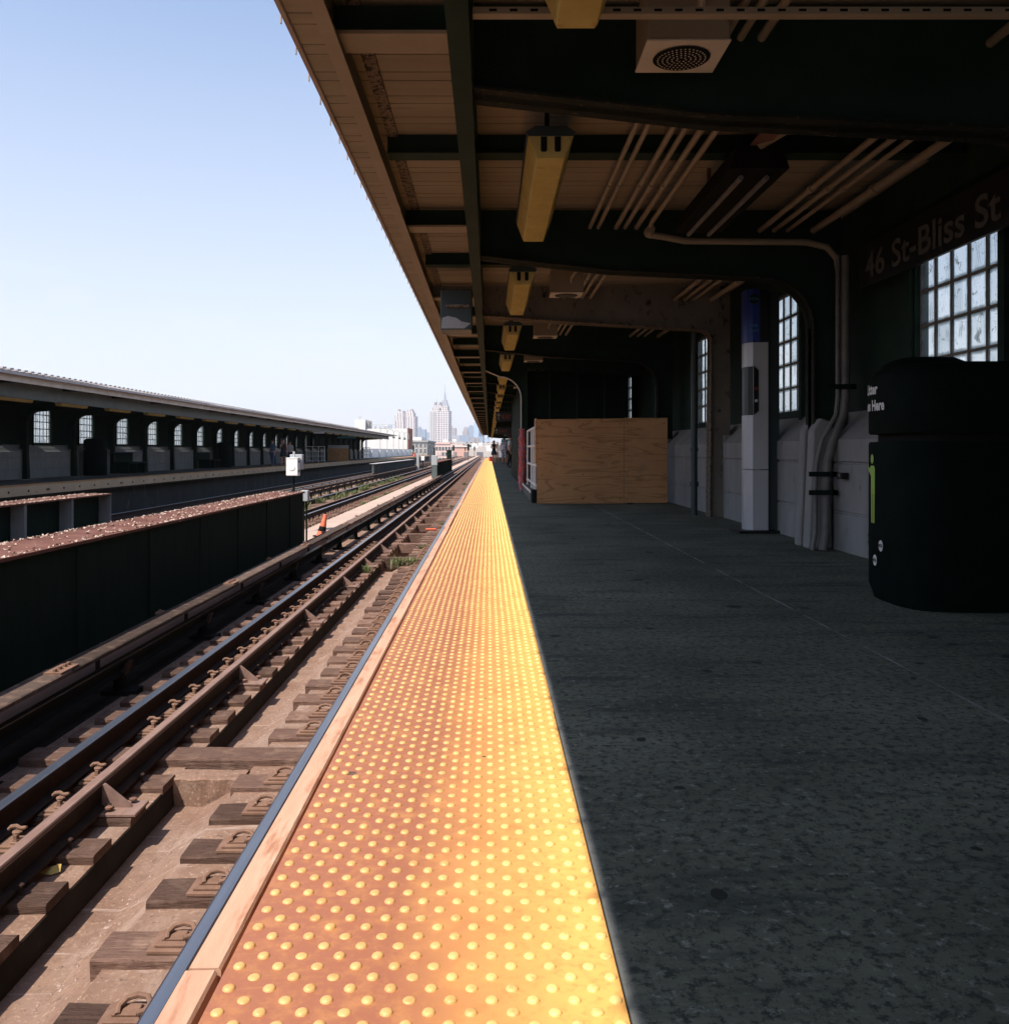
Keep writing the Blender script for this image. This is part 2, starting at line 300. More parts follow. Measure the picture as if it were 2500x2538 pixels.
def mat_lens():
    m, t, b = new_mat('yellowed_prismatic_lens')
    v = pos(t)
    c = mix(t, ramp(t, noise(t, v, 5, 5), .3, .7), (.78, .64, .24), (.66, .52, .17))
    c = mix(t, ramp(t, noise(t, v, 14, 5), .58, .74), c, (.5, .36, .12))
    t.nodes.remove(b)
    d = N(t, "ShaderNodeBsdfDiffuse"); L(t, c, d.inputs[0])
    tl = N(t, "ShaderNodeBsdfTranslucent"); L(t, c, tl.inputs[0])
    g = N(t, "ShaderNodeBsdfGlossy"); g.inputs["Roughness"].default_value = .3
    a = N(t, "ShaderNodeMixShader"); a.inputs[0].default_value = .35; L(t, d.outputs[0], a.inputs[1]); L(t, tl.outputs[0], a.inputs[2])
    e = N(t, "ShaderNodeMixShader"); e.inputs[0].default_value = .05; L(t, a.outputs[0], e.inputs[1]); L(t, g.outputs[0], e.inputs[2])
    L(t, e.outputs[0], t.nodes["Material Output"].inputs[0])
    return m
M['lens'] = mat_lens()
def mat_net():
    m, t, b = new_mat('orange_and_blue_netting')
    v = pos(t, (1, 1, .8))
    c = mix(t, ramp(t, noise(t, v, 26, 3, .6), .45, .55), (.55, .07, .03), (.22, .13, .20))
    c = mix(t, ramp(t, noise(t, v, 34, 3, .6), .62, .66), c, (.8, .55, .45))
    c = mix(t, ramp(t, noise(t, v, 19, 3, .6), .36, .33), c, (.05, .02, .02))
    L(t, c, b.inputs["Base Color"]); b.inputs["Roughness"].default_value = .7
    return m
M['net'] = mat_net()
def mat_stripe(name, a, b2, axis, period, duty=.5):
    m, t, b = new_mat(name)
    sx = N(t, "ShaderNodeSeparateXYZ"); L(t, N(t, "ShaderNodeNewGeometry").outputs["Position"], sx.inputs[0])
    if axis == 'd': s = mth(t, 'ADD', mth(t, 'ADD', sx.outputs[0], sx.outputs[1]), sx.outputs[2])
    else: s = sx.outputs[axis]
    c = mix(t, mth(t, 'GREATER_THAN', mth(t, 'FRACT', mth(t, 'DIVIDE', s, period)), duty), a, b2)
    L(t, c, b.inputs["Base Color"]); b.inputs["Roughness"].default_value = .8
    return m
M['stripes'] = mat_stripe('blue_white_striped_cloth', (.55, .6, .72), (.08, .10, .2), 2, .085, .6)
M['hazard'] = mat_stripe('orange_white_barricade', (.55, .12, .03), (.5, .46, .42), 'd', .3)
def mat_check():
    m, t, b = new_mat('checked_cloth')
    ch = N(t, "ShaderNodeTexChecker"); ch.inputs["Scale"].default_value = 14
    ch.inputs[1].default_value = (.5, .55, .62, 1); ch.inputs[2].default_value = (.05, .07, .12, 1)
    L(t, pos(t), ch.inputs["Vector"]); L(t, ch.outputs[0], b.inputs["Base Color"]); b.inputs["Roughness"].default_value = .85
    return m
M['check'] = mat_check()
def facade(name, wall, win, wx, wz, ux=.5, uz=.5, wall2=None):
    m, t, b = new_mat(name)
    tc = N(t, "ShaderNodeTexCoord"); sx = N(t, "ShaderNodeSeparateXYZ"); L(t, tc.outputs["Object"], sx.inputs[0])
    u = mth(t, 'FRACT', mth(t, 'DIVIDE', mth(t, 'ADD', sx.outputs[0], mth(t, 'ADD', sx.outputs[1], 1000)), wx))
    z = mth(t, 'FRACT', mth(t, 'DIVIDE', sx.outputs[2], wz))
    h = mth(t, 'MULTIPLY', mth(t, 'LESS_THAN', u, ux), mth(t, 'LESS_THAN', z, uz))
    g = N(t, "ShaderNodeSeparateXYZ"); L(t, N(t, "ShaderNodeNewGeometry").outputs["True Normal"], g.inputs[0])
    h = mth(t, 'MULTIPLY', h, mth(t, 'LESS_THAN', g.outputs[2], .5))
    c = mix(t, ramp(t, noise(t, tc.outputs["Object"], .03, 4), .3, .7), wall, wall2 or tuple(x*.9 for x in wall))
    c = mix(t, h, c, win)
    L(t, c, b.inputs["Base Color"])
    L(t, mth(t, 'SUBTRACT', .8, mth(t, 'MULTIPLY', h, .55)), b.inputs["Roughness"])
    return m
# ------------------------------------------------------------------ geometry helpers
class MB:
    def __init__(s, xf=None): s.v = []; s.f = []; s.mi = []; s.xf = xf; s.cm = 0
    def add(s, vs, fs):
        o = len(s.v)
        s.v += [s.xf(*p) if s.xf else tuple(p) for p in vs]
        s.f += [tuple(i+o for i in q) for q in fs]; s.mi += [s.cm]*len(fs)
    def box(s, x0, x1, y0, y1, z0, z1):
        s.add([(x0, y0, z0), (x1, y0, z0), (x1, y1, z0), (x0, y1, z0), (x0, y0, z1), (x1, y0, z1), (x1, y1, z1), (x0, y1, z1)],
              [(0, 3, 2, 1), (4, 5, 6, 7), (0, 1, 5, 4), (1, 2, 6, 5), (2, 3, 7, 6), (3, 0, 4, 7)])
    def prism(s, prof, y0, y1):           # profile (x,z) along Y
        n = len(prof)
        s.add([(x, y0, z) for x, z in prof]+[(x, y1, z) for x, z in prof],
              [tuple(range(n))[::-1], tuple(range(n, 2*n))]+[(i, (i+1) % n, n+(i+1) % n, n+i) for i in range(n)])
    def prismx(s, prof, x0, x1):          # profile (y,z) along X
        n = len(prof)
        s.add([(x0, y, z) for y, z in prof]+[(x1, y, z) for y, z in prof],
              [tuple(range(n)), tuple(range(n, 2*n))[::-1]]+[(i, n+i, n+(i+1) % n, (i+1) % n) for i in range(n)])
    def prismz(s, prof, z0, z1):
        n = len(prof)
        s.add([(x, y, z0) for x, y in prof]+[(x, y, z1) for x, y in prof],
              [tuple(range(n))[::-1], tuple(range(n, 2*n))]+[(i, (i+1) % n, n+(i+1) % n, n+i) for i in range(n)])
    def strip(s, path, y0, y1, th):       # ribbon following a path in XZ, thickness downwards/normal
        up = []
        for i, (x, z) in enumerate(path):
            a = path[max(0, i-1)]; b = path[min(len(path)-1, i+1)]
            dx, dz = b[0]-a[0], b[1]-a[1]; l = math.hypot(dx, dz) or 1
            up.append((x-dz/l*th, z+dx/l*th))
        for i in range(len(path)-1):
            s.prism([path[i], path[i+1], up[i+1], up[i]], y0, y1)
    def tube(s, pts, r, n=8, caps=True):
        pts = [Vector(p) for p in pts]; rs = r if isinstance(r, (list, tuple)) else [r]*len(pts)
        o = []; up = Vector((0, 0, 1))
        prevn = None
        for i, p in enumerate(pts):
            d = (pts[min(i+1, len(pts)-1)]-pts[max(i-1, 0)]).normalized()
            if prevn is None:
                a = Vector((1, 0, 0)) if abs(d.z) > .9 else up
                nn = d.cross(a).normalized()
            else:
                nn = (prevn-d*prevn.dot(d)).normalized()
            prevn = nn; bb = d.cross(nn)
            for k in range(n):
                t = 2*math.pi*k/n
                o.append(tuple(p+(nn*math.cos(t)+bb*math.sin(t))*rs[i]))
        fs = [(i*n+k, i*n+(k+1) % n, (i+1)*n+(k+1) % n, (i+1)*n+k) for i in range(len(pts)-1) for k in range(n)]
        if caps: fs += [tuple(range(n))[::-1], tuple(range((len(pts)-1)*n, len(pts)*n))]
        s.add(o, fs)
    def lathe(s, prof, c=(0, 0, 0), n=16, sx=1, sy=1, p=2.0):    # (r,z) list, superellipse exponent p
        o = []
        for r, z in prof:
            for k in range(n):
                t = 2*math.pi*k/n; ct, st = math.cos(t), math.sin(t)
                q = (abs(ct)**p+abs(st)**p)**(-1/p)
                o.append((c[0]+r*q*ct*sx, c[1]+r*q*st*sy, c[2]+z))
        m = len(prof)
        fs = [(i*n+k, i*n+(k+1) % n, (i+1)*n+(k+1) % n, (i+1)*n+k) for i in range(m-1) for k in range(n)]
        fs += [tuple(range(n))[::-1], tuple(range((m-1)*n, m*n))]
        s.add(o, fs)
    def ball(s, c, r, n=10, m=6, sx=1, sy=1, sz=1):
        s.lathe([(max(1e-4, math.sin(math.pi*i/m))*r, -math.cos(math.pi*i/m)*r*sz) for i in range(m+1)], c, n, sx, sy)
    def build(s, name, mat, parent=None, smooth=False, bevel=0, loc=None, seg=1):
        me = bpy.data.meshes.new(name)
        me.from_pydata(s.v, [], s.f)
        for m in (mat if isinstance(mat, (list, tuple)) else [mat]): me.materials.append(m)
        if isinstance(mat, (list, tuple)): me.polygons.foreach_set('material_index', s.mi)
        bm = bmesh.new(); bm.from_mesh(me)
        bmesh.ops.recalc_face_normals(bm, faces=bm.faces)
        if bevel:
            es = [e for e in bm.edges if len(e.link_faces) == 2 and e.calc_face_angle(0) > R(35)]
            bmesh.ops.bevel(bm, geom=es, offset=bevel, segments=seg, affect='EDGES', profile=.6, clamp_overlap=True)
        bm.to_mesh(me); bm.free()
        if smooth:
            me.polygons.foreach_set('use_smooth', [True]*len(me.polygons))
            try: me.set_sharp_from_angle(angle=R(40))
            except Exception: pass
        o = bpy.data.objects.new(name, me); COL.objects.link(o)
        if loc: o.location = loc
        if parent: o.parent = parent
        return o
def tag(o, label=None, cat=None, group=None, kind=None):
    if label: o['label'] = label
    if cat: o['category'] = cat
    if group: o['group'] = group
    if kind: o['kind'] = kind
    return o
def empty(name, loc=(0, 0, 0), rz=0):
    o = bpy.data.objects.new(name, None); COL.objects.link(o); o.location = loc; o.rotation_euler = (0, 0, rz)
    o.empty_display_size = .1
    return o
def thing(name, label, cat, loc=(0, 0, 0), rz=0, group=None):
    return tag(empty(name, loc, rz), label, cat, group)
def dup(root, loc=None, rz=None, label=None, group=None, depth=9):
    c = root.copy(); COL.objects.link(c)
    if loc is not None: c.location = loc
    if rz is not None: c.rotation_euler = (0, 0, rz)
    if label: c['label'] = label
    if group: c['group'] = group
    if depth > 0:
        for ch in list(root.children): dupc(ch, c, depth-1)
    return c
def dupc(o, parent, depth):
    c = o.copy(); COL.objects.link(c); c.parent = parent
    if depth > 0:
        for ch in list(o.children): dupc(ch, c, depth-1)
def text_mesh(txt, size, fn, res=3, extrude=0.0, align='CENTER', bold=0.0):
    cu = bpy.data.curves.new("lettering", 'FONT'); cu.body = txt; cu.size = size; cu.align_x = align; cu.resolution_u = res
    cu.extrude = extrude; cu.offset = bold
    ob = bpy.data.objects.new("lettering", cu); COL.objects.link(ob)
    dg = bpy.context.evaluated_depsgraph_get(); me = ob.evaluated_get(dg).to_mesh()
    vs = [v.co.copy() for v in me.vertices]; fs = [tuple(p.vertices) for p in me.polygons]
    ob.evaluated_get(dg).to_mesh_clear()
    bpy.data.objects.remove(ob); bpy.data.curves.remove(cu)
    mb = MB()
    mb.add([fn(p) for p in vs], fs)
    return mb
def skin_mesh(joints, edges, radii, levels=2):
    """one continuous surface grown round a joint graph; returns (verts, faces)"""
    names = list(joints); idx = {k: i for i, k in enumerate(names)}
    me = bpy.data.meshes.new("grown"); me.from_pydata([joints[k] for k in names], [(idx[a], idx[b]) for a, b in edges], [])
    ob = bpy.data.objects.new("grown", me); COL.objects.link(ob)
    ob.modifiers.new("s", 'SKIN'); sub = ob.modifiers.new("u", 'SUBSURF'); sub.levels = levels
    for i, k in enumerate(names):
        r = radii[k]; r = r if isinstance(r, tuple) else (r, r)
        me.skin_vertices[0].data[i].radius = r
        me.skin_vertices[0].data[i].use_root = (i == 0)
    dg = bpy.context.evaluated_depsgraph_get(); ev = ob.evaluated_get(dg); m2 = ev.to_mesh()
    vs = [tuple(v.co) for v in m2.vertices]; fs = [tuple(p.vertices) for p in m2.polygons]
    ev.to_mesh_clear(); bpy.data.objects.remove(ob); bpy.data.meshes.remove(me)
    return vs, fs
def arc(cx, cz, r, a0, a1, n=8):
    return [(cx+r*math.cos(R(a0+(a1-a0)*i/n)), cz+r*math.sin(R(a0+(a1-a0)*i/n))) for i in range(n+1)]
YA, YB = -7.0, 112.0           # extent of both canopies
BAY0, BAY = 4.15, 3.5
BENTS = [BAY0+BAY*k for k in range(-3, 31)]
OPPX, OPPZ = -12.676, -0.13
OPPY = 1.6
def opp(x, y, z): return (OPPX-x, y+OPPY, z+OPPZ)

# ================================================================== SETTING
g = MB(); g.add([(-9000, -3000, -9), (9000, -3000, -9), (9000, 9000, -9), (-9000, 9000, -9)], [(0, 1, 2, 3)])
tag(g.build('ground', M['ground']), kind='structure')

# our platform slab
p = MB(); p.prism([(-.42, -.03), (.203, -.03), (.203, 0), (3.35, 0), (3.35, -.35), (-.42, -.35)], YA-2, YB)
p.prism([(-.30, -.35), (3.35, -.35), (3.35, -9), (-.05, -9), (-.05, -1.7), (-.30, -1.7)], YA-2, YB)
tag(p.build('platform', M['platform']), kind='structure')
# track bed: deck with drain trough
t = MB()
for (ya, yb, zt) in ((YA-2, 17.3, -1.50), (17.3, 62, -2.3), (62, 900, -1.5)):
    zr = -1.375 if zt > -2 else zt
    t.prism([(-3.92, -1.345), (-2.06, -1.345), (-2.05, zt), (-1.85, zt), (-1.62, zr), (-1.60, -1.336), (-.30, -1.336), (-.30, -2.6), (-3.92, -2.6)], ya, yb)
t.prism([(-12.3, -1.345), (-4.4, -1.345), (-4.4, -2.6), (-12.3, -2.6)], YA-2, 900)
tag(t.build('track_bed', M['trackbed']), kind='structure')
t = MB(); t.prism([(-3.9, -1.5), (-3.24, -1.5), (-3.22, -1.335), (-3.9, -1.335)], YA-2, 18.1)  # dark strip: the girder's shade on the bed, put in as colour
t.prism([(-2.049, -1.5), (-2.044, -1.495), (-2.054, -1.352), (-2.059, -1.352)], YA-2, 17.2)  # dark facing: shade of the trough's left wall, put in as colour
tag(t.build('painted_shade_strips', M['shade_dark']), kind='structure')
wk = MB(); wk.prism([(-4.398, -1.08), (-3.55, -1.05), (-3.55, -2), (-4.398, -2)], YA-2, 400)
tag(wk.build('walkway', M['walk']), kind='structure')
vd = MB(); vd.box(-16.4, 3.2, YA-2, 900, -9, -2.62)
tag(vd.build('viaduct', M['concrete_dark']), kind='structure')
# opposite platform slab
q = MB(opp); q.prism([(-.42, -.0), (3.5, 0), (3.5, -.3), (-.42, -.3)], YA-2, 190)
q.prism([(-.05, -.3), (3.5, -.3), (3.5, -9), (-.05, -9)], YA-2, 190)
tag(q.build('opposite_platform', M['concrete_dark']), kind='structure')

# ================================================================== TACTILE TILES, RUB BOARDS
TL, TW = .590, .613
nx, ny = 10, 20
def tile_mesh():
  tm = MB(); tm.box(-.410, .2, .0008, TL-.0008, -.028, 0.0)
  tm.cm = 1
  for j in range(ny):
    for i in range(nx):
        cx = -.410+.014+.0608*(i+(.5 if j % 2 else 0.0))+.006
        if cx > .19: continue
        cy = .002+.0293*(j+.5)
        q = random.choice((1, 1, 1, .9, .8, .6)); tm.lathe([(.0104, -.001), (.0098, .0008), (.0085, .0030*q), (.0062, .0043*q), (.003, .0048*q)], (cx, cy, 0), 10)
  return tm
tile = tile_mesh().build('tactile_tile', [M['tactile'], M['dome']], smooth=True)
others = []
for _ in range(3):
    o = tile_mesh().build('tactile_tile', [M['tactile'], M['dome']], smooth=True); others.append(o.data); bpy.data.objects.remove(o)
tag(tile, 'worn yellow tactile tile studded with domes in the strip along the near platform edge', 'tactile tile', 'tactile tiles of the near platform edge')
tile.location = (0, .465, 0)
k = 1
while .465+TL*k < 100:
    o = dup(tile, (random.uniform(-.0015, .0015), .465+TL*k, random.uniform(-.0010, .0008)))
    if k % 4: o.data = others[k % 4-1]
    k += 1
BL = 2.78
rb = MB(); rb.prism([(-.478, -.012), (-.474, -.002), (-.428, -.001), (-.424, -.006), (-.424, -.2), (-.478, -.2)], .003, BL-.003)
rub = rb.build('rub_board', M['rub'])
tag(rub, 'pale tan rub board fixed along the near platform edge beside the yellow tiles', 'rub board', 'rub boards of the near platform edge')
rub.location = (0, 1.42-BL, 0)
k = 1
while 1.42-BL+BL*k < 105:
    dup(rub, (random.uniform(-.004, .004), 1.42-BL+BL*k, random.uniform(-.004, .003))); k += 1
# opposite platform edge: yellow strip and bolted pale board
oe = MB(opp); oe.box(-.42, .2, YA, 190, 0.0, .012)
tag(oe.build('tactile_strip', M['tactile']), 'yellow tactile strip running along the edge of the far platform', 'tactile strip')
ob_ = thing('edge_board', 'long pale bolted timber board along the far platform edge', 'edge board', (OPPX, 0, OPPZ))
e2 = MB(lambda x, y, z: (-x, y, z)); e2.box(-.50, -.425, YA, 190, -.24, .0)
e2.build('board', M['edgeboard'], ob_)
e3 = MB(lambda x, y, z: (-x, y, z))
yy = 10.0
while yy < 95:
    for dy in ((0, .11) if int(yy/1.0) % 5 == 0 else (0,)): e3.box(-.515, -.5, yy+dy-.025, yy+dy+.025, -.15, -.095)
    yy += 1.0
e3.build('bolt_heads', M['railbody'], ob_)

# ================================================================== CANOPIES AND STATION WALLS
def canopy(xf, name, label, near):
    c = thing(name, label, 'canopy', (0, 0, 0))
    # roof deck with grooves below and lapped sheets above
    def deckprof(y0, y1, step):
        lo = []; y = y0
        while y < y1-1e-6:
            for a in (0.0, step*.34):
                lo += [(y+a, 2.85), (y+a+.004, 2.862), (y+a+.010, 2.862), (y+a+.014, 2.85)]
            y += step
        hi = []; y = y0
        while y < y1-1e-6:
            hi += [(y, 2.888), (y+step*.93, 2.915), (y+step, 2.925)]; y += step
        return lo, hi
    d = MB(xf); y = YA; st = .33
    while y < YB:
        y1 = min(y+st*10, YB)
        lo, hi = deckprof(y, y1, st)
        n = len(lo)
        ring = [(y, 2.85)]+lo+[(y+st*10, 2.85), (y+st*10, 2.888)]+hi[::-1]
        d.prismx(ring, -.94, 3.22)
        y += st*10
    d.build('roof_deck', M['deck'] if near else M['roofmetal'], c)
    e = MB(xf); e.box(-.965, -.942, YA, YB, 2.83, 2.895)
    y = YA
    while y < (40 if near else 8):
        e.box(-.972, -.966, y, y+.012, 2.80, 2.88); y += .33
    e.build('drip_edge', M['edge'] if near else M['roofmetal'], c)
    if not near:
        e = MB(xf); y = YA
        while y < 80:
            e.prismx([(y, 2.925), (y+.17, 2.928), (y+.17, 2.975), (y+.005, 2.965)], -1.0, -.55); y += .34
        e.build('lifted_roof_flaps', M['roofmetal'], c)
    ch = MB(xf)
    y = YA; i = 0
    while y < YB:
        y1 = min(y+4.6, YB)
        o = .004*(i % 2)
        zb = 2.622 if near else 2.70
        ch.box(-.725-o, -.705-o, y, y1-.004, zb, 2.848); ch.box(-.725-o, -.660-o, y, y1-.004, zb-.017, zb)
        y = y1; i += 1
    ch.build('fascia_channel', M['tan'] if near else M['whitepaint'], c)
    if near:
        an = MB(xf); an.box(-.655, -.585, YA, YB, 2.832, 2.848); an.build('shelf_angle', M['tanflake'], c)
    gi = MB(xf)
    gi.box(-.155, -.072, YA, YB, 2.34, 2.357); gi.box(-.121, -.107, YA, YB, 2.357, 2.80); gi.box(-.155, -.072, YA, YB, 2.80, 2.815)
    gi.build('edge_girder', M['greygirder'] if not near else M['darkgreen'], c)
    bo = MB(xf)
    for b in BENTS:
        if b > 30: break
        for dy in (-.34, -.22, -.1, .1, .22, .34):
            bo.lathe([(.016, 0), (.016, .01), (.009, .016)], (-.142, b+dy, 2.357), 6)
    bo.build('rivets', M['darkgreen'], c)
    for i, b in enumerate(BENTS):
        y0, y1 = b-.035, b+.035
        stair = near and abs(b-18.15) < .1
        xc = .63 if stair else 2.70
        w_ = MB(xf)
        knee = arc(xc-.42, 1.83, .42, 0, 90, 8) if not stair else arc(xc-.42, 1.86, .42, 0, 90, 8)
        top = knee[-1]
        under = [(xc, 0.0)]+[(xc, 1.0)]+knee
        if near and i == 5: under = [(xc-.02, 0), (xc, 2.16)]+arc(xc-.12, 2.16, .12, 0, 90, 6)+[(1.2, 2.36), (-.07, 2.45)]
        elif not stair: under = [(xc-.04, 0)]+[(xc, .95)]+knee+[(1.0, 2.31), (-.07, 2.43)]
        else: under += [(-.07, 2.40)]
        if not stair:
            w_.prism(under+[(-.07, 2.83), (2.95, 2.83), (2.95, 0)], y0, y1)
        else:
            w_.prism(under+[(-.07, 2.83), (xc+.14, 2.83), (xc+.14, 0)], y0, y1)
            w_.prism([(xc+.14, 2.45), (xc+.14, 2.83), (3.0, 2.83), (3.0, 2.3)], y0, y1)
        w_.prism([(-.70, 2.69), (-.121, 2.69), (-.121, 2.83), (-.70, 2.83)], y0, y1)
        pale = near and (i == 5 or stair)
        bent = w_.build('bent', M['dimweb'] if near and i == 5 else M['darkgreen'], c)
        f_ = MB(xf); f_.strip(under, b-.10, b+.10, -.014)
        fl = f_.build('flange', M['whitepaint'] if stair else (M['tanflake'] if pale else M['dimflange']), bent)
        cf = MB(xf); cf.box(-.70, -.158, b-.10, b+.10, 2.672, 2.689)
        cf.build('bracket_flange', M['tan'] if near else M['greygirder'], bent)
    # intermediate rafters between bents
    ra = [b+BAY/2 for b in BENTS[:-1]]
    for y in ra:
        if near and y > 60: continue
        if not near and y > 60: continue
        r_ = MB(xf); r_.box(-.655, 3.05, y-.05, y+.05, 2.735, 2.846); r_.box(-.655, 3.05, y-.075, y+.075, 2.722, 2.734)
        r_.build('rafter', M['darkgreen'] if near else M['greygirder'], c)
    return c
canopy(None, 'platform_canopy', 'cantilevered beige canopy over the near platform with dark green girder', True)
canopy(opp, 'far_canopy', 'long grey canopy with white fascia over the far platform', False)

def windscreen(xf, name, label, near):
    c = thing(name, label, 'wall', (0, 0, 0))
    d = MB(xf)
    for b in BENTS[:-1]:
        a0, a1 = b+.14, b+BAY-.14
        d.prism([(2.84, 0), (2.84, .30), (2.852, .305), (2.852, .32), (2.84, .325), (2.84, .70), (2.855, .705), (2.855, .72), (2.835, .725), (2.835, .90), (2.85, .912), (3.08, 1.14), (3.30, 1.14), (3.30, 0)], a0, a1)
        d.box(2.86, 3.30, a1, a1+.28, 0, 1.0); d.box(3.08, 3.28, a1, a1+.28, 1.0, 1.14)
    d.build('dado', M['concrete'] if near else M['concrete_far'], c)
    u = MB(xf)
    for b in BENTS[:-1]:
        m = b+BAY/2; w0, w1 = m-(.43 if near else .60), m+.67
        u.box(3.08, 3.18, b, w0, 1.141, 2.84); u.box(3.08, 3.18, w1, b+BAY, 1.141, 2.84)
        u.box(3.08, 3.18, w0, w1, 1.141, 1.21); u.box(3.08, 3.18, w0, w1, 2.45, 2.84)
        u.box(3.05, 3.078, w0-.09, w0-.02, 1.10, 2.47); u.box(3.05, 3.078, w1+.02, w1+.09, 1.10, 2.47)
    u.build('upper_wall', M['darkgreen'] if near else M['black'], c)
    for i, b in enumerate(BENTS[:-1]):
        if not near and b > 105: continue
        m = b+BAY/2; w0, w1 = m-(.43 if near else .60), m+.67
        f = MB(xf)
        nc, nr = 5, 5
        for k in range(nc+1):
            y = w0+(w1-w0)*k/nc; f.box(3.116, 3.134, max(w0, y-.009), min(w1, y+.009), 1.21, 2.45)
        for k in range(nr+1):
            z = 1.21+1.24*k/nr; f.box(3.1185, 3.1315, w0+.001, w1-.001, max(1.211, z-.009), min(2.449, z+.009))
        fr = f.build('window', surf('brown_grout', (.17, .145, .125), (.21, .18, .155), 5, .9, bmp=0) if near else M['darkgreen'], c)
        gl = MB(xf); gl.box(3.119, 3.131, w0+.002, w1-.002, 1.212, 2.448)
        gl.build('glass_blocks', M['glass'] if near else M['glass_far'], fr)
    return c
windscreen(None, 'windscreen_wall', 'near platform wall with pale concrete dado and glass block windows', True)
windscreen(opp, 'far_windscreen_wall', 'far platform wall with pale dado and row of arched glass block windows', False)
# concrete buttresses at bent feet on the near wall
bt = None
for b in BENTS:
    if b < 4 or b > 10: continue
    m = MB(); m.prism([(-.075, 0), (-.03, .98), (.03, 1.08), (.13, 1.05), (.13, 0)], -.17, -.040); m.prism([(-.075, 0), (-.03, .98), (.03, 1.08), (.13, 1.05), (.13, 0)], .040, .17)
    o = m.build('buttress', M['concrete'], None, bevel=.012); o.location = (2.70, b, 0)
    tag(o, {0: 'cracked concrete buttress at the column foot nearest the camera', 1: 'cracked concrete buttress under the green column behind the litter bin', 2: 'pale concrete buttress at the beige column beside the plywood barrier'}[BENTS.index(b)-3], 'buttress')
# ================================================================== TRACKS
def rail_prof(cx, zb, h=.16, head=.072, foot=.13):
    hh = head/2; f = foot/2; zt = zb+h
    return [(cx-f, zb), (cx+f, zb), (cx+f, zb+.012), (cx+.012, zb+.032), (cx+.010, zt-.045), (cx+hh, zt-.032), (cx+hh, zt-.008), (cx+hh-.01, zt-.002),
            (cx-hh+.01, zt-.002), (cx-hh, zt-.008), (cx-hh, zt-.032), (cx-.010, zt-.045), (cx-.012, zb+.032), (cx-f, zb+.012)]
ZT = -1.30; ZP = -1.28
def rail(name, cx, label, cat, y0, y1, shiny=True, group=None, z=ZP):
    b = MB(); b.prism(rail_prof(cx, z), y0, y1)
    o = b.build(name, M['railbody'])
    tag(o, label, cat, group)
    if not shiny:
        s = MB(); zt = z+.16
        s.prism([(cx-.0365, zt-.014), (cx-.028, zt+.001), (cx+.028, zt+.001), (cx+.0365, zt-.014), (cx+.0365, zt-.022), (cx-.0365, zt-.022)], y0, y1)
        s.build('sunlit_top', M['guardtop'], o)  # rust top kept lighter against the shade painted on the rail body
    if shiny:
        s = MB(); zt = z+.16
        s.prism([(cx-.034, zt-.006), (cx-.026, zt), (cx+.026, zt), (cx+.034, zt-.006), (cx+.034, zt-.012), (cx-.034, zt-.012)], y0, y1)
        s.prism([(cx-.0375, zt-.028), (cx-.0365, zt-.028), (cx-.0365, zt-.008), (cx-.0375, zt-.008)], y0, y1)
        s.build('running_surface', M['steel'], o)
    return o
XR, XL = -1.155, -2.665
rail('running_rail', XR, 'steel running rail closest to the yellow platform edge', 'rail', YA, 420)
rail('running_rail', XL, 'shiny running rail of the near track beside the brown guard rail', 'rail', YA, 420)
gr = rail('guard_rail', -2.30, 'brown rusty guard rail standing beside the shiny rail of the near track', 'guard rail', YA, 240, False, z=-1.285)
for cx, l in ((-5.55, 'running rail of the middle track closest to the pink walkway'), (-7.05, 'running rail of the middle track on its weedy far side')):
    rail('running_rail', cx, l, 'rail', YA, 420)
rail('guard_rail', -5.93, 'dark guard rail inside the middle track beside weeds', 'guard rail', YA, 240, False)
for cx, l in ((-9.95, 'shaded running rail of the far track on its open side'), (-11.45, 'shaded running rail of the far track beside the far platform')):
    rail('running_rail', cx, l, 'rail', YA, 420)

def rough_block(x0, x1, y0, y1, z0, z1, jit=.009, nx=7):
    m = MB(); V = []; F = []
    sec = []
    for i in range(nx+1):
        x = x0+(x1-x0)*i/nx
        j = lambda s=1: random.uniform(-jit, jit)*s
        V += [(x, y0+j(), z0), (x, y0+j(.6), z1-.008+j(.3)), (x, y0+.010+j(.5), z1+j(.25)), (x, y1-.010+j(.5), z1+j(.25)), (x, y1+j(.6), z1-.008+j(.3)), (x, y1+j(), z0)]
    for i in range(nx):
        for k in range(6):
            a = i*6+k; b = i*6+(k+1) % 6; F.append((a, b, b+6, a+6))
    F.append(tuple(range(6))[::-1]); F.append(tuple(range(nx*6, nx*6+6)))
    m.add(V, F); return m
def clip_loop(cx, cy, z, s=1):            # springy iron clip: a bent rod
    m = MB()
    m.tube([(cx-s*.055, cy-.035, z+.008), (cx-s*.062, cy-.005, z+.018), (cx-s*.045, cy+.03, z+.030), (cx-s*.01, cy+.045, z+.034), (cx+s*.03, cy+.04, z+.030), (cx+s*.05, cy+.01, z+.024), (cx+s*.05, cy-.03, z+.022), (cx+s*.02, cy-.045, z+.018)], .0115, 8)
    return m
SP = .487; Y0 = 3.747+.115
NT = 95
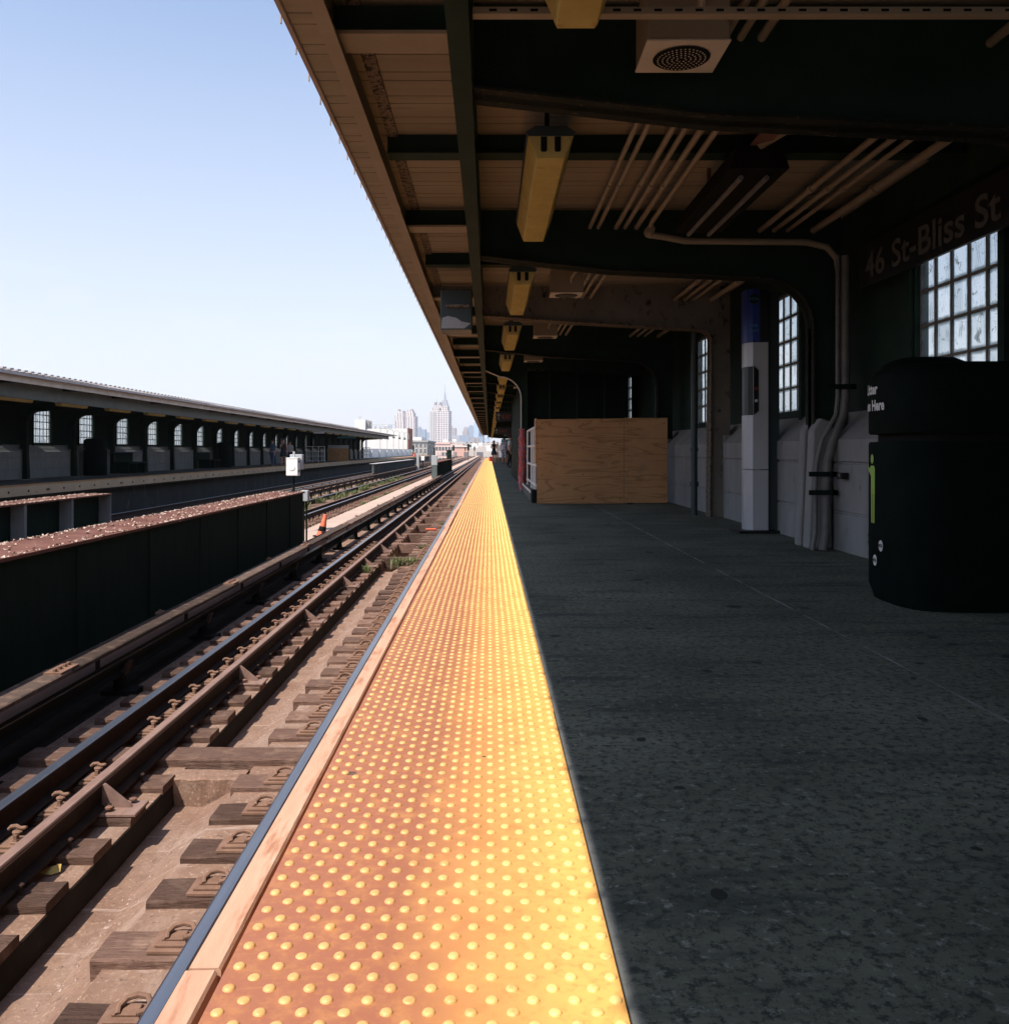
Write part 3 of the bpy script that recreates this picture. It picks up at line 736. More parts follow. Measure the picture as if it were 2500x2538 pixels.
# right hand half sleepers (beside platform)
protoR = []
for v in range(4):
    root = rough_block(-1.63+random.uniform(-.03, .03), -.72, -.116, .116, -1.42, ZT).build('sleeper', M['tie'])
    pl = MB(); pl.box(-1.43, -1.01, -.085, .085, ZT+.002, ZT+.02); pl.box(-1.405, -1.035, -.064, .064, ZT+.02, ZT+.034); pl.box(-1.385, -1.29, -.035, .035, ZT+.034, ZT+.045)
    pp = pl.build('tie_plate', M['rustlight'], root, bevel=.003)
    clip_loop(-1.305, .0, ZT+.035).build('rail_clip', M['rustlight'], pp, smooth=True)
    protoR.append(root)
protoL = []
for v in range(4):
    xe = -2.055
    root = rough_block(-3.10, xe, -.116, .116, -1.352, ZT).build('sleeper', M['tie'])
    pl = MB(); pl.box(-2.60, -2.40, -.09, .09, ZT+.002, ZT+.016); pl.box(-2.585, -2.425, -.07, .07, ZT+.016, ZT+.03)
    pp = pl.build('tie_plate', M['rustlight'], root, bevel=.003)
    bb = MB(); bb.lathe([(.034, 0), (.034, .009), (.024, .013), (.024, .02), (.017, .02), (.017, .044), (.011, .047)], (-2.505, -.02, ZT+.03), 6)
    bb.lathe([(.027, .0), (.028, .008), (.02, .014)], (-2.505, -.005, ZT+.076), 8)
    bb.build('screw_spike', M['rustlight'], pp)
    cl = MB(); cl.tube([(-2.556, .0, ZT+.092), (-2.54, .0, ZT+.106), (-2.515, .004, ZT+.108), (-2.493, .0, ZT+.100), (-2.47, -.008, ZT+.103), (-2.452, -.014, ZT+.110)], [.009, .012, .012, .009, .011, .007], 8)
    cl.tube([(-2.505, 0, ZT+.07), (-2.51, .002, ZT+.10)], .008, 6)
    cl.build('rail_clip', M['rustlight'], pp, smooth=True)
    sp = MB(); sp.lathe([(.008, 0), (.008, .052), (.016, .054), (.017, .062), (.01, .068)], (-2.215, -.03, ZT-.01), 8)
    sp.build('bolt', M['railbody'], root)
    protoL.append(root)
LR = 'half sleeper of dark weathered wood under the rail beside the platform edge'
LLb = 'half sleeper of dark weathered wood crossing under the shiny rail and guard rail'
LONG = {5}
longs = {5}
for i in range(-3, NT):
    y = Y0+SP*i
    if i in LONG: continue
    for pr, lab, grp in ((protoR, LR, 'half sleepers beside the platform'), (protoL, LLb, 'half sleepers under the guard rail')):
        s_ = random.choice(pr)
        o = dup(s_, (random.uniform(-.004, .004), y+random.uniform(-.012, .012), random.uniform(-.006, .004)), random.uniform(-.012, .012)*.3, depth=9 if i < 34 else 0)
        tag(o, lab, 'sleeper', grp)
for pr in (protoR, protoL):
    for r_ in pr:
        for ch in list(r_.children_recursive): bpy.data.objects.remove(ch)
        bpy.data.objects.remove(r_)
# long sleepers
ll = rough_block(-3.2, -.75, -.13, .13, -1.42, ZT+.012, .008, 14).build('sleeper', M['tie'])
tag(ll, 'long cross-cut sleeper lying right across the drain between both near rails', 'sleeper'); ll.location = (0, 6.30, 0)
lw = rough_block(-2.05, -1.60, -.09, .09, -1.5, ZT-.02, .01, 10).build('sleeper', M['trackbed'])
tag(lw, 'dusty low plank laid beside the long cross-cut sleeper', 'sleeper'); lw.location = (0, 5.98, 0)
yy = 17.9; first = None; k = 0
while yy < 62:
    if first is None:
        first = rough_block(-2.25, -1.45, -.10, .10, -1.5, ZT+.01, .006, 8).build('cross_timber', M['tie'])
        tag(first, 'dark timber bridging the open trough between the near rails', 'timber', 'timbers bridging the open trough'); first.location = (0, yy, 0)
    else: dup(first, (random.uniform(-.05, .05), yy, 0))
    yy += random.choice((2.4, 2.7, 3.0)); k += 1
fs = MB()
for i in range(NT, NT+240):
    y = Y0+SP*i; fs.box(-3.17, -.72, y-.115, y+.115, -1.42, ZT)
tag(fs.build('distant_sleepers', M['tie']), 'weathered sleepers running on towards the next station', 'sleepers', kind='stuff')
# middle track sleepers
ex = rough_block(-7.55, -5.05, -.115, .115, -1.42, ZT, .006, 8).build('sleeper', M['tie'])
tag(ex, 'full length sleeper of the middle track among weeds', 'sleeper', 'sleepers of the middle track')
ex.location = (0, 15, 0)
fx = MB(); fx.lathe([(.05, 0), (.05, .03), (.03, .05), (.03, .09), (.012, .1)], (-5.30, -.0, ZT), 6)
fx.lathe([(.05, 0), (.05, .03), (.03, .05), (.03, .09), (.012, .1)], (-5.75, -.0, ZT), 6)
fx.build('rail_clips', M['rustlight'], ex)
for i in range(1, 90): dup(ex, (random.uniform(-.03, .03), 15+SP*i, 0))
fs = MB()
for i in range(90, 330):
    y = 15+SP*i; fs.box(-7.55, -5.05, y-.115, y+.115, -1.42, ZT)
for i in range(0, 300):
    y = 8+SP*i; fs.box(-11.95, -9.45, y-.115, y+.115, -1.42, ZT)
tag(fs.build('distant_track_sleepers', M['tie']), 'sleepers of the far track and of the middle track beyond', 'sleepers', kind='stuff')

# guard rail braces
def brace(y):
    root = MB(); root.box(-2.265, -2.03, -.11, .10, ZT+.003, ZT+.022)
    o = root.build('rail_brace', M['guardtop'], bevel=.003)
    gmb = MB(); gmb.prism([(-2.265, ZT+.022), (-2.09, ZT+.022), (-2.10, ZT+.034), (-2.25, ZT+.155), (-2.262, ZT+.155)], -.014, .014)
    gmb.build('gusset', M['guardtop'], o)
    for bx, by in ((-2.20, -.07), (-2.11, .06)):
        b = MB(); b.lathe([(.008, 0), (.008, .014), (.023, .015), (.024, .026), (.01, .031)], (bx, by, ZT+.022), 8); b.build('bolt', M['rust'], o)
    tag(o, 'triangular steel brace plate bolted to a sleeper against the guard rail', 'brace', 'triangular braces along the guard rail')
    o.location = (0, y, 0); return o
b0 = brace(Y0+SP*3-.0)
for n in (9, 15, 21, 26, 31, 37, 42, 48, 54, 60): dup(b0, (0, Y0+SP*n, 0))
# joint bolts on the far running rail's web
for yb in (3.86, 4.04, 4.33, 4.52):
    o = MB(); o.tube([(-2.652, yb, -1.195), (-2.60, yb, -1.195)], .022, 6); o.tube([(-2.60, yb, -1.195), (-2.575, yb, -1.195)], .012, 6)
    tag(o.build('joint_bolt', M['rustlight']), 'square-headed rusty bolt through the web of the shiny rail', 'bolt', 'bolts of the rail joint')

# third rail with cover boards and brackets
tr = MB(); tr.prism(rail_prof(-3.27, -1.16, .12, .066, .11), YA, 300)
t_ = tag(tr.build('third_rail', M['dirtdark']), 'third rail under its cover boards beside the near track', 'third rail')
s = MB(); s.box(-3.302, -3.238, YA, 300, -1.039, -1.036); s.build('running_surface', M['steel'], t_)
cb = None; y = -2.2; n = 0
while y < 60:
    if n == 0:
        m = rough_block(0, 4.58, -.105, .105, -.905, -.868, .005, 18)
        m.v = [(yv-3.30, xv, z) for xv, yv, z in m.v]
        cb = m.build('cover_board', M['board'])
        sm = MB()
        sm.box(-3.34, -3.205, 4.40, 4.70, -.868, -.855)
        for q_ in (4.44, 4.52, 4.60, 4.66): sm.lathe([(.018, 0), (.018, .022), (.008, .025)], (-3.27, q_, -.855), 6)
        sm.build('splice_plate', M['rustlight'], cb)
        bk = MB(); bk.box(-3.42, -3.36, 2.3, 2.42, -.867, -.845); bk.lathe([(.015, 0), (.015, .02)], (-3.39, 2.36, -.845), 6)
        bk.build('bolt_clamp', M['rustlight'], cb)
        tag(cb, 'long brown weathered timber board covering the third rail', 'cover board', 'cover boards along the third rail'); cb.location = (0, y, 0)
    else: dup(cb, (random.uniform(-.006, .006), y, random.uniform(-.004, .004)))
    y += 4.6; n += 1
br = None; y = 1.0
while y < 62:
    if br is None:
        br = thing('third_rail_bracket', 'iron bracket holding up the third rail cover board', 'bracket', (0, y, 0), group='brackets along the third rail')
        m = MB(); m.box(-3.40, -3.10, -.10, .10, -1.345, -1.30); m.tube([(-3.27, 0, -1.30), (-3.27, 0, -1.16)], [.07, .05], 8); m.build('insulator', M['dirtdark'], br)
        m = MB(); m.tube([(-3.47, 0, -1.30), (-3.47, 0, -.93), (-3.44, 0, -.905), (-3.25, 0, -.907)], .02, 6); m.build('arm', M['railbody'], br)
        m = MB(); m.prism([(-3.33, -1.17), (-3.21, -1.17), (-3.17, -1.05), (-3.19, -1.05), (-3.24, -1.13), (-3.33, -1.13)], -.05, .05); m.build('shoe', M['railbody'], br)
    else: dup(br, (0, y, 0))
    y += 2.35
# further third rail past the far end, two on the middle/far track
for cx, lab in ((-8.0, 'third rail and timber cover beside the middle track'), (-8.75, 'third rail and timber cover beside the far track')):
    tr = thing('third_rail', lab, 'third rail', (cx, 0, 0))
    m = MB(); m.prism(rail_prof(0, -1.16, .12, .066, .11), 10, 200); m.build('rail', M['railbody'], tr)
    m = MB(); m.box(-.1, .1, 10, 200, -.905, -.868); m.build('cover_board', M['board'], tr)
    m = MB(); y = 12
    while y < 120: m.box(-.12, -.08, y-.03, y+.03, -1.34, -.906); m.box(-.04, .04, y-.06, y+.06, -1.34, -1.161); y += 2.4
    m.build('brackets', M['railbody'], tr)
hr = thing('pipe_railing', 'low two-pipe railing running along between the middle and far tracks', 'railing', (-9.2, 0, 0))
m = MB(); m.tube([(0, 20, -1.05), (0, 110, -1.05)], .022, 6); m.build('top_pipe', M['boxgrey'], hr)
m = MB(); m.tube([(0, 20, -1.2), (0, 110, -1.2)], .022, 6); m.build('lower_pipe', M['boxgrey'], hr)
y = 20.5
while y < 90:
    m = MB(); m.tube([(0, y, -1.345), (0, y, -1.05)], .022, 6); m.build('post', M['boxgrey'], hr); y += 2.6

# ================================================================== PLATE GIRDERS
def girder(name, label, x0, x1, y0, y1, ztop, body, topm, stf, stx, stiff_both=True, zb=-1.345):
    o = thing(name, label, 'girder')
    m = MB(); cx = (x0+x1)/2
    m.box(cx-.02, cx+.02, y0+.01, y1-.01, zb, ztop-.03)
    m.build('web_plate', body, o)
    m = MB(); m.box(x0, x1, y0, y1, ztop-.03, ztop); m.build('top_flange', topm, o)
    y = y1-.02; n = 0
    while y > max(y0, 4) and n < 40:
        m = MB()
        if n == 0: m.box(x0+.01, x1-.01, y-.02, y+.02, zb, ztop-.031)
        else:
            m.box(cx+.021, x1-.02, y-.012, y+.012, zb, ztop-.031); m.box(x1-.06, x1-.02, y+.0125, y+.07, zb, ztop-.031)
            m.box(x0+.02, cx-.021, y-.012, y+.012, zb, ztop-.031); m.box(x0+.02, x0+.06, y+.0125, y+.07, zb, ztop-.031)
        m.build('stiffener', stf, o); y -= stx; n += 1
    return o
# the near girder: closed dark side plate with a rust-brown top
o = thing('plate_girder', 'dark steel girder with a wide rusty top beside the near track', 'girder')
m = MB(); m.box(-4.27, -3.725, YA, 18.18, -1.06, -.04); m.build('side_plates', M['black'], o)
m = MB(); m.box(-4.32, -3.69, YA, 18.20, -.038, -.01); m.build('top_flange', M['girderrust'], o)
y = 17.0
while y > 5:
    m = MB(); m.box(-3.724, -3.712, y-.06, y+.06, -1.0, -.06)
    m.build('stiffener', M['black'], o); y -= 1.75
girder('plate_girder', 'low girder with pale upright stiffeners beside the far track', -9.16, -8.56, YA, 20.6, -.16, M['black'], M['girderrust'], M['concrete_far'], 1.9)
girder('plate_girder', 'grey green girder with many ribs ahead of the far platform', -9.1, -8.5, 69, 104, -.17, M['greygirder'], M['roofmetal'], M['greygirder'], 1.6)
girder('plate_girder', 'dark green girder with white box on its end beyond the signal box', -4.05, -3.5, 62, 86, .02, M['darkgreen'], M['girderrust'], M['darkgreen'], 1.6)
# paint flakes on girder tops
def flakes(n, x0, x1, y0, y1, z, rim=False):
    m = MB()
    for _ in range(n):
        if rim and random.random() < .7: x = random.choice((x0, x1))+random.gauss(0, .05)
        else: x = random.uniform(x0, x1)
        x = min(max(x, x0), x1); y = random.uniform(y0, y1); s_ = random.uniform(.006, .03); a = random.uniform(0, 6.28)
        ca, sa = math.cos(a)*s_, math.sin(a)*s_
        h = [random.uniform(.002, .024) for _ in range(4)]
        m.add([(x+ca, y+sa, z+h[0]), (x-sa, y+ca, z+.002), (x-ca, y-sa, z+h[2]), (x+sa*.8, y-ca*.8, z+.003), (x, y, z+h[1]*.5)], [(0, 1, 4), (1, 2, 4), (2, 3, 4), (3, 0, 4)])
    return m
tag(flakes(1100, -4.30, -3.71, 4, 18.1, -.01, True).build('paint_flakes', M['flake']), 'curled pale paint flakes lying on the rusty girder top', 'flakes', kind='stuff')
tag(flakes(900, -9.15, -8.58, 14, 20.5, -.16, True).build('paint_flakes', M['flake']), 'curled pale paint flakes lying on the far girder top', 'flakes', kind='stuff')
# grit in the drain trough
m = MB()
for _ in range(1500):
    y = random.uniform(3.2, 16); cl = math.sin(y*1.7)*.5+math.sin(y*.63+1)*.5
    if random.random() > .35+.5*cl: continue
    x = -1.88+abs(random.gauss(0, .07)); r_ = random.choice((.003, .005, .007, .011)); z = -1.5+max(0, (x+1.85)/.23)*.125
    m.lathe([(.001, -.3*r_), (r_*random.uniform(.7, 1.2), .1*r_), (.001, r_*.8)], (x, y, z), 5, random.uniform(.7, 1.3), random.uniform(.7, 1.3))
tag(m.build('gravel', M['gravel']), 'loose grit and chips along the drain between the near rails', 'gravel', kind='stuff')
m = MB()
for _ in range(500):
    x = random.uniform(-1.8, -.75); y = random.uniform(3, 14); r_ = random.choice((.002, .003, .004, .006)); z = -1.5+max(0, min(1, (x+1.85)/.23))*.125 if x < -1.62 else -1.348
    m.lathe([(.001, -.3*r_), (r_, .1*r_), (.001, r_*.8)], (x, y, z), 5)
tag(m.build('scattered_gravel', M['gravel']), 'scattered small stones on the dusty concrete between sleepers', 'gravel', kind='stuff')
# weeds
def weed(seed, h, n, spread):
    random.seed(seed); m = MB()
    for _ in range(n):
        a = random.uniform(0, 6.28); l = h*random.uniform(.5, 1); lean = random.uniform(.1, .9)*spread; bx, by = random.gauss(0, spread*.3), random.gauss(0, spread*.3)
        w_ = random.uniform(.004, .011); ca, sa = math.cos(a), math.sin(a)
        p0 = (bx, by, 0); p1 = (bx+ca*lean*.35, by+sa*lean*.35, l*.6); p2 = (bx+ca*lean, by+sa*lean, l)
        m.add([(p0[0]-sa*w_*.6, p0[1]+ca*w_*.6, 0), (p0[0]+sa*w_*.6, p0[1]-ca*w_*.6, 0), (p1[0]+sa*w_, p1[1]-ca*w_, p1[2]), (p1[0]-sa*w_, p1[1]+ca*w_, p1[2]), (p2[0], p2[1], p2[2])], [(0, 1, 2, 3), (3, 2, 4)])
        for q_ in range(2):
            t_ = random.uniform(.3, .9); x, y, z = bx+ca*lean*t_*t_, by+sa*lean*t_*t_, l*t_; r_ = random.uniform(.012, .03); b_ = random.uniform(0, 6.28)
            m.add([(x, y, z), (x+math.cos(b_-.5)*r_, y+math.sin(b_-.5)*r_, z+r_*.4), (x+math.cos(b_)*r_*1.7, y+math.sin(b_)*r_*1.7, z+r_*.2), (x+math.cos(b_+.5)*r_, y+math.sin(b_+.5)*r_, z+r_*.4)], [(0, 1, 2, 3)])
    return m
W = [weed(s_, .22, 60, .22) for s_ in (1, 2, 3)]
wm = []
def place_weeds(spots, label, group):
    for x, y, s_ in spots:
        if len(wm) < 3:
            o = W[len(wm)].build('weed', M['leafgreen']); wm.append(o); o2 = o
        else: o2 = random.choice(wm[:3]).copy(); COL.objects.link(o2)
        o2.location = (x, y, -1.34); o2.scale = (s_, s_, s_); o2.rotation_euler = (0, 0, random.uniform(0, 6))
        tag(o2, label, 'weed', group)
random.seed(11)
place_weeds([(-1.60, 16.6, 1.15), (-1.45, 16.9, .9), (-2.15, 15.9, .8), (-1.2, 18.4, .7), (-1.45, 19.6, .7), (-1.35, 26, .6), (-1.2, 29, .6), (-1.4, 34, .7), (-1.0, 40, 1.0), (-1.2, 48, 1.0), (-1.5, 56, 1.1), (-.9, 62, 1.2)],
            'tuft of green weeds growing between the near rails', 'weeds between the near rails')
place_weeds([(random.uniform(-7.0, -6.1), random.uniform(17.5, 70), random.uniform(.7, 1.7)) for _ in range(60)]+[(-6.7, 20, 1.9), (-6.6, 21.5, 1.6)],
            'tuft of green weeds growing inside the middle track', 'weeds in the middle track')
place_weeds([(random.uniform(-5.0, -4.5), random.uniform(17, 60), random.uniform(.5, 1.0)) for _ in range(25)],
            'small tuft of weeds growing beside the pink walkway', 'weeds beside the walkway')
place_weeds([(random.uniform(-8.5, -7.6), random.uniform(19, 60), random.uniform(.6, 1.1)) for _ in range(22)],
            'weed tuft growing by the third rail of the middle track', 'weeds by the middle third rail')
m = MB()
for _ in range(2600):
    x = random.choice((random.gauss(-6.5, .3), random.gauss(-4.8, .2), random.gauss(-7.9, .3))); y = 17+60*random.random()**1.6
    if math.sin(y*.9+x*3)+math.sin(y*.37) < -.2: continue
    a = random.uniform(0, 6.28); h = random.uniform(.04, .13)
    m.add([(x-.01*math.sin(a), y+.01*math.cos(a), -1.345), (x+.01*math.sin(a), y-.01*math.cos(a), -1.345), (x+math.cos(a)*h*.5, y+math.sin(a)*h*.5, -1.345+h)], [(0, 1, 2)])
tag(m.build('grass', M['leafgreen']), 'thin grass growing along the middle track', 'grass', kind='stuff')
# litter on the track
m = MB(); m.add([(-.055, 0, .004), (-.02, .02, .022), (.02, .025, .03), (.05, .02, .04), (.055, -.005, .012), (.02, -.025, .006), (-.02, -.02, .004), (.035, .005, .046)], [(0, 6, 1), (1, 6, 5, 2), (2, 5, 4, 7), (2, 7, 3), (3, 7, 4)])
o = m.build('dry_leaf', M['yellowleaf'], smooth=True); o.location = (-2.235, 4.62, -1.343); tag(o, 'curled yellow dry leaf lying between two half sleepers', 'leaf')
m = MB(); m.add([(-.07, -.02, .003), (.05, -.05, .012), (.07, .04, .03), (-.04, .06, .012), (0, .0, .035)], [(0, 1, 4), (1, 2, 4), (2, 3, 4), (3, 0, 4)])
o = m.build('crumpled_paper', M['paper']); o.location = (-2.03, 3.66, -1.49); o.scale = (.45, .45, .45); tag(o, 'crumpled white paper scrap at the edge of the drain', 'paper')
m = MB(); m.box(-.14, .14, -.05, .05, 0, .05); o = m.build('food_wrapper', M['cone'], bevel=.015); o.location = (-1.55, 24.2, -1.31); o.rotation_euler = (0, 0, .3); tag(o, 'orange wrapper lying on a timber over the open trough', 'wrapper')
# cone leaning on the walkway
cn = thing('traffic_cone', 'faded orange traffic cone leaning by the third rail board at the girder end', 'traffic cone', (-3.60, 19.4, -1.05)); cn.rotation_euler = (R(-4), R(11), 0)
m = MB(); m.lathe([(.105, .03), (.098, .06), (.035, .50), (.030, .51)], n=16); m.build('body', M['cone'], cn, smooth=True)
m = MB(); m.lathe([(.088, .14), (.090, .145), (.067, .27), (.064, .275)], n=16); m.build('band', M['dirtdark'], cn, smooth=True)
m = MB(); m.box(-.15, .15, -.15, .15, 0, .03); m.build('base', M['dirtdark'], cn, bevel=.008)
# signal boxes
sb = thing('signal_box', 'white signal box on a thin black post behind the girder end', 'signal box', (-4.50, 20.9, -1.345))
m = MB(); m.tube([(0, 0, 0), (0, 0, 1.6)], .03, 8); m.build('post', M['black'], sb)
m = MB(); m.box(-.145, .125, -.13, .13, 1.58, 1.97); m.build('case', M['white'], sb, bevel=.012)
m = MB(); m.box(-.15, .13, -.135, .135, 1.97, 1.995); m.build('lid', M['white'], sb, bevel=.006)
m = MB(); m.lathe([(.002, 0), (.07, 0), (.075, .006), (.06, .01), (.002, .01)], n=18); m.v = [(x-.01, -.13-z, 1.77+y) for x, y, z in m.v]; m.build('round_cover', M['white'], sb)
m = MB(); m.box(-.12, .17, .15, .34, 1.72, 2.07); m.build('rear_case', M['boxgrey'], sb, bevel=.01)
m = MB(); m.tube([(0, .05, 1.99), (0, .05, 2.14)], .028, 8); m.build('conduit_stub', M['boxgrey'], sb)
m = MB()
for z in (1.66, 1.88): m.box(.126, .145, -.10, -.05, z, z+.05)
m.build('hinge', M['black'], sb)
jb = thing('junction_box', 'grey junction box standing at the end of the rusty girder', 'junction box', (-3.80, 18.75, -1.06))
m = MB(); m.box(-.075, .075, -.09, .09, .83, 1.05); m.build('case', M['boxgrey'], jb, bevel=.008)
m = MB(); m.tube([(-.03, 0, 0), (-.03, 0, .84)], .02, 6); m.tube([(.03, 0, 0), (.03, 0, .84)], .02, 6); m.build('stand', M['black'], jb)
wb = thing('signal_box', 'white box with a dark mast on the end of the green girder', 'signal box', (-3.68, 61.2, -1.05))
m = MB(); m.box(-.2, .2, -.2, .2, .88, 1.55); m.build('case', M['boxgrey'], wb, bevel=.02)
m = MB(); m.box(-.17, .17, -.19, .21, 0, .88); m.build('stand', M['greygirder'], wb)
m = MB(); m.tube([(.0, .0, 1.55), (0, 0, 2.08)], .05, 8); m.build('mast', M['black'], wb)
sg = thing('dwarf_signal', 'white square box on a black post past the ribbed girder', 'signal', (-7.3, 100, -1.345))
m = MB(); m.box(-.19, .19, -.1, .1, 1.07, 1.56); m.build('case', M['white'], sg, bevel=.02)
m = MB(); m.tube([(0, 0, 0), (0, 0, 1.08)], .05, 8); m.tube([(0, 0, 1.56), (.1, 0, 2.05)], .02, 6); m.build('post', M['black'], sg)
cbx = thing('equipment_cabinet', 'tall grey equipment cabinet beside the far platform end', 'cabinet', (-7.85, 100, -1.345))
m = MB(); m.box(-.14, .14, -.15, .15, 0, 1.72); m.build('case', M['boxgrey'], cbx, bevel=.02)
m = MB(); m.box(.02, .12, -.156, -.151, .3, 1.5); m.build('door', M['boxgrey'], cbx)
rl = thing('relay_cabinet', 'dark relay cabinet standing beyond the dark green girder', 'cabinet', (-6.6, 150, -1.345))
m = MB(); m.box(-.4, .4, -.4, .4, 0, 2.1); m.build('case', M['black'], rl, bevel=.03)
m = MB(); m.prism([(-.45, 2.1), (.45, 2.1), (.3, 2.28), (-.3, 2.28)], -.45, .45); m.build('roof', M['black'], rl)
# ================================================================== CEILING FITTINGS
def light_fixture():
    root = thing('light_fixture', 'yellowed strip light hanging in a row under the platform canopy', 'strip light', group='strip lights under the near canopy')
    ln = 1.83
    h = MB(); h.prism([(-.10, .10), (.10, .10), (.125, .14), (.08, .17), (-.08, .17), (-.125, .14)], 0.0, ln); h.build('housing', M['bluegrey'], root)
    l_ = MB(); l_.prism([(-.068, 0), (.068, 0), (.074, .008), (.116, .118), (-.116, .118), (-.074, .008)], .012, ln-.012); l_.build('lens', M['lens'], root)
    for y0, y1 in ((-.004, .011), (ln-.011, ln+.004)):
        e = MB(); e.prism([(-.066, .002), (.066, .002), (.114, .116), (-.114, .116)], y0, y1); ec = e.build('end_cap', M['lens'], root)
        e = MB()
        for x in (-.035, .035): e.prism([(x-.016, .045), (x-.010, .036), (x+.010, .036), (x+.016, .045), (x+.016, .112), (x-.016, .112)], y0-.006 if y0 < .1 else y1, y0 if y0 < .1 else y1+.006)
        e.build('lamp_holder', M['dirtdark'], ec)
    for y in (.3, ln-.3):
        s_ = MB(); s_.tube([(0, y, .17), (0, y, .555)], .014, 6); s_.build('stem', M['black'], root)
    return root
lf = light_fixture(); lf.location = (.305, 1.36, 2.295)
k = 1
while 1.12+BAY*k < 108:
    o = dup(lf, (.305+random.uniform(-.012, .012), 1.12+BAY*k, 2.295), depth=9 if k < 14 else 1); k += 1
lf2 = None
y = BENTS[0]
k = 0
while y < 108:
    o = dup(lf, (OPPX-.305, y+.6+OPPY, 2.295+OPPZ), label='yellowed strip light hanging in a row under the far canopy', group='strip lights under the far canopy', depth=1); y += BAY

def speaker(y, lab, ztop=2.74):
    r_ = thing('speaker_box', lab, 'loudspeaker', (.80, y, 0), group='speaker boxes under the near canopy')
    m = MB(); m.box(-.165, .165, 0, .30, 2.46, 2.70); m.build('housing', M['tan'], r_, bevel=.006)
    m = MB(); m.box(-.168, .168, -.004, .304, 2.448, 2.459); f = m.build('faceplate', M['cream'], r_, bevel=.003)
    m = MB(); m.lathe([(.002, 0), (.112, 0), (.118, .004), (.002, .006)], (0, .15, 2.440), 28); gq = m.build('grille', M['dirtdark'], f)
    m = MB()
    for ring in range(1, 6):
        for q in range(ring*7):
            a = 2*math.pi*q/(ring*7); m.lathe([(.0042, 0), (.0042, .001)], (ring*.0195*math.cos(a), .15+ring*.0195*math.sin(a), 2.4385), 5)
    m.build('perforations', M['cream'], gq)
    m = MB(); m.tube([(.04, -.02, 2.55), (.04, -.06, 2.60), (.10, -.35, 2.66), (.16, -.7, 2.72)], .018, 8); m.build('feed_pipe', M['conduit'], r_, smooth=True)
    return r_
SL = 'cream loudspeaker box with round grille hung between beams of the near canopy'
sp0 = speaker(3.63, SL)
for y in (9.3, 12.8, 16.3, 19.8, 23.3): dup(sp0, (.80, y, -.02))

# conduits between the bents, clipped under the deck
def conduit(x, z, r_, y0, y1, lab, mat='conduit', grp='long conduits under the canopy deck'):
    m = MB(); m.tube([(x, y0, z), (x, (y0+y1)/2, z-.004), (x, y1, z)], r_, 10)
    o = m.build('conduit', M[mat], smooth=True); tag(o, lab, 'conduit', grp)
    m = MB(); y = y0+.9
    while y < min(y1, 16):
        m.tube([(x, y-.03, z-.002), (x, y+.03, z-.002)], r_*1.35, 10); y += 1.75
    m.build('coupling', M[mat], o, smooth=True)
for x, r_ in ((.845, .017), (.915, .017), (1.065, .020), (1.14, .018), (1.235, .021)):
    conduit(x, 2.685, r_, -5, 48, 'pale painted conduit running under the canopy deck between light and speakers')
for x, r_ in ((2.27, .022), (2.39, .020), (2.50, .018), (2.72, .03)):
    conduit(x, 2.66, r_, -5, 48, 'painted conduit running under the canopy deck close to the platform wall', grp='conduits close to the wall')
# conduit with a junction elbow running across to the wall then down
m = MB(); m.tube([(1.31, 4.3, 2.66), (1.31, 7.3, 2.655), (1.31, 7.42, 2.62)], .02, 10)
m.tube([(1.31, 7.44, 2.58), (1.42, 7.44, 2.565), (1.6, 7.44, 2.53), (2.2, 7.45, 2.525), (2.6, 7.46, 2.525), (2.78, 7.48, 2.49), (2.87, 7.5, 2.40), (2.90, 7.52, 2.25), (2.90, 7.53, 1.5)], .027, 10)
o = m.build('conduit', M['conduit'], smooth=True); tag(o, 'conduit turning across under the ceiling from an elbow and down the wall', 'conduit')
m = MB(); m.ball((1.31, 7.44, 2.60), .045, 10, 8); m.tube([(1.31, 7.36, 2.61), (1.31, 7.44, 2.60)], .036, 10); m.build('elbow', M['conduit'], o, smooth=True)
# pipes by the column foot
for dx, r_, lab in ((0, .036, 'thick grey pipe bending down the wall to the platform beside the column'), (-.085, .018, 'thin grey pipe running down the wall beside the thick pipe')):
    m = MB(); m.tube([(2.90+dx*.7, 7.40, 2.40), (2.90+dx*.7, 7.40, 1.25), (2.885+dx*.7, 7.40, 1.10), (2.80+dx, 7.40, .90), (2.755+dx, 7.40, .72), (2.745+dx, 7.40, .55), (2.745+dx, 7.40, .30), (2.735+dx, 7.38, .14), (2.705+dx, 7.36, 0)], r_, 10)
    o = m.build('wall_pipe', M['pipegrey'], smooth=True); tag(o, lab, 'pipe')
    if dx == 0:
        m = MB()
        for z, x in ((1.33, 2.87), (.62, 2.72), (.47, 2.72)): m.box(x-.13, x+.09, 7.345, 7.36, z-.02, z+.02); m.box(x+.06, x+.10, 7.345, 7.42, z-.02, z+.02)
        m.build('pipe_clamp', M['black'], o)
o = MB(); o.box(2.775, 2.835, 7.16, 7.26, .585, .635); o = o.build('tag_plate', M['blacksign'], bevel=.003); tag(o, 'small black number plate on the pale dado by the pipe', 'number plate')
mb = text_mesh('4', .045, lambda p: (2.773, 7.20-p.x, .60+p.y)); mb.build('number', M['signwhite'], o)
m = MB(); m.tube([(2.585, 11.45, 0), (2.585, 11.45, 2.3)], .042, 12); m.tube([(2.585, 11.45, .36), (2.585, 11.45, .42)], .056, 12); m.tube([(2.585, 11.45, .80), (2.585, 11.45, .85)], .052, 12)
tag(m.build('downpipe', M['bluegrey'], smooth=True), 'dark green downpipe standing beside the beige column', 'downpipe')
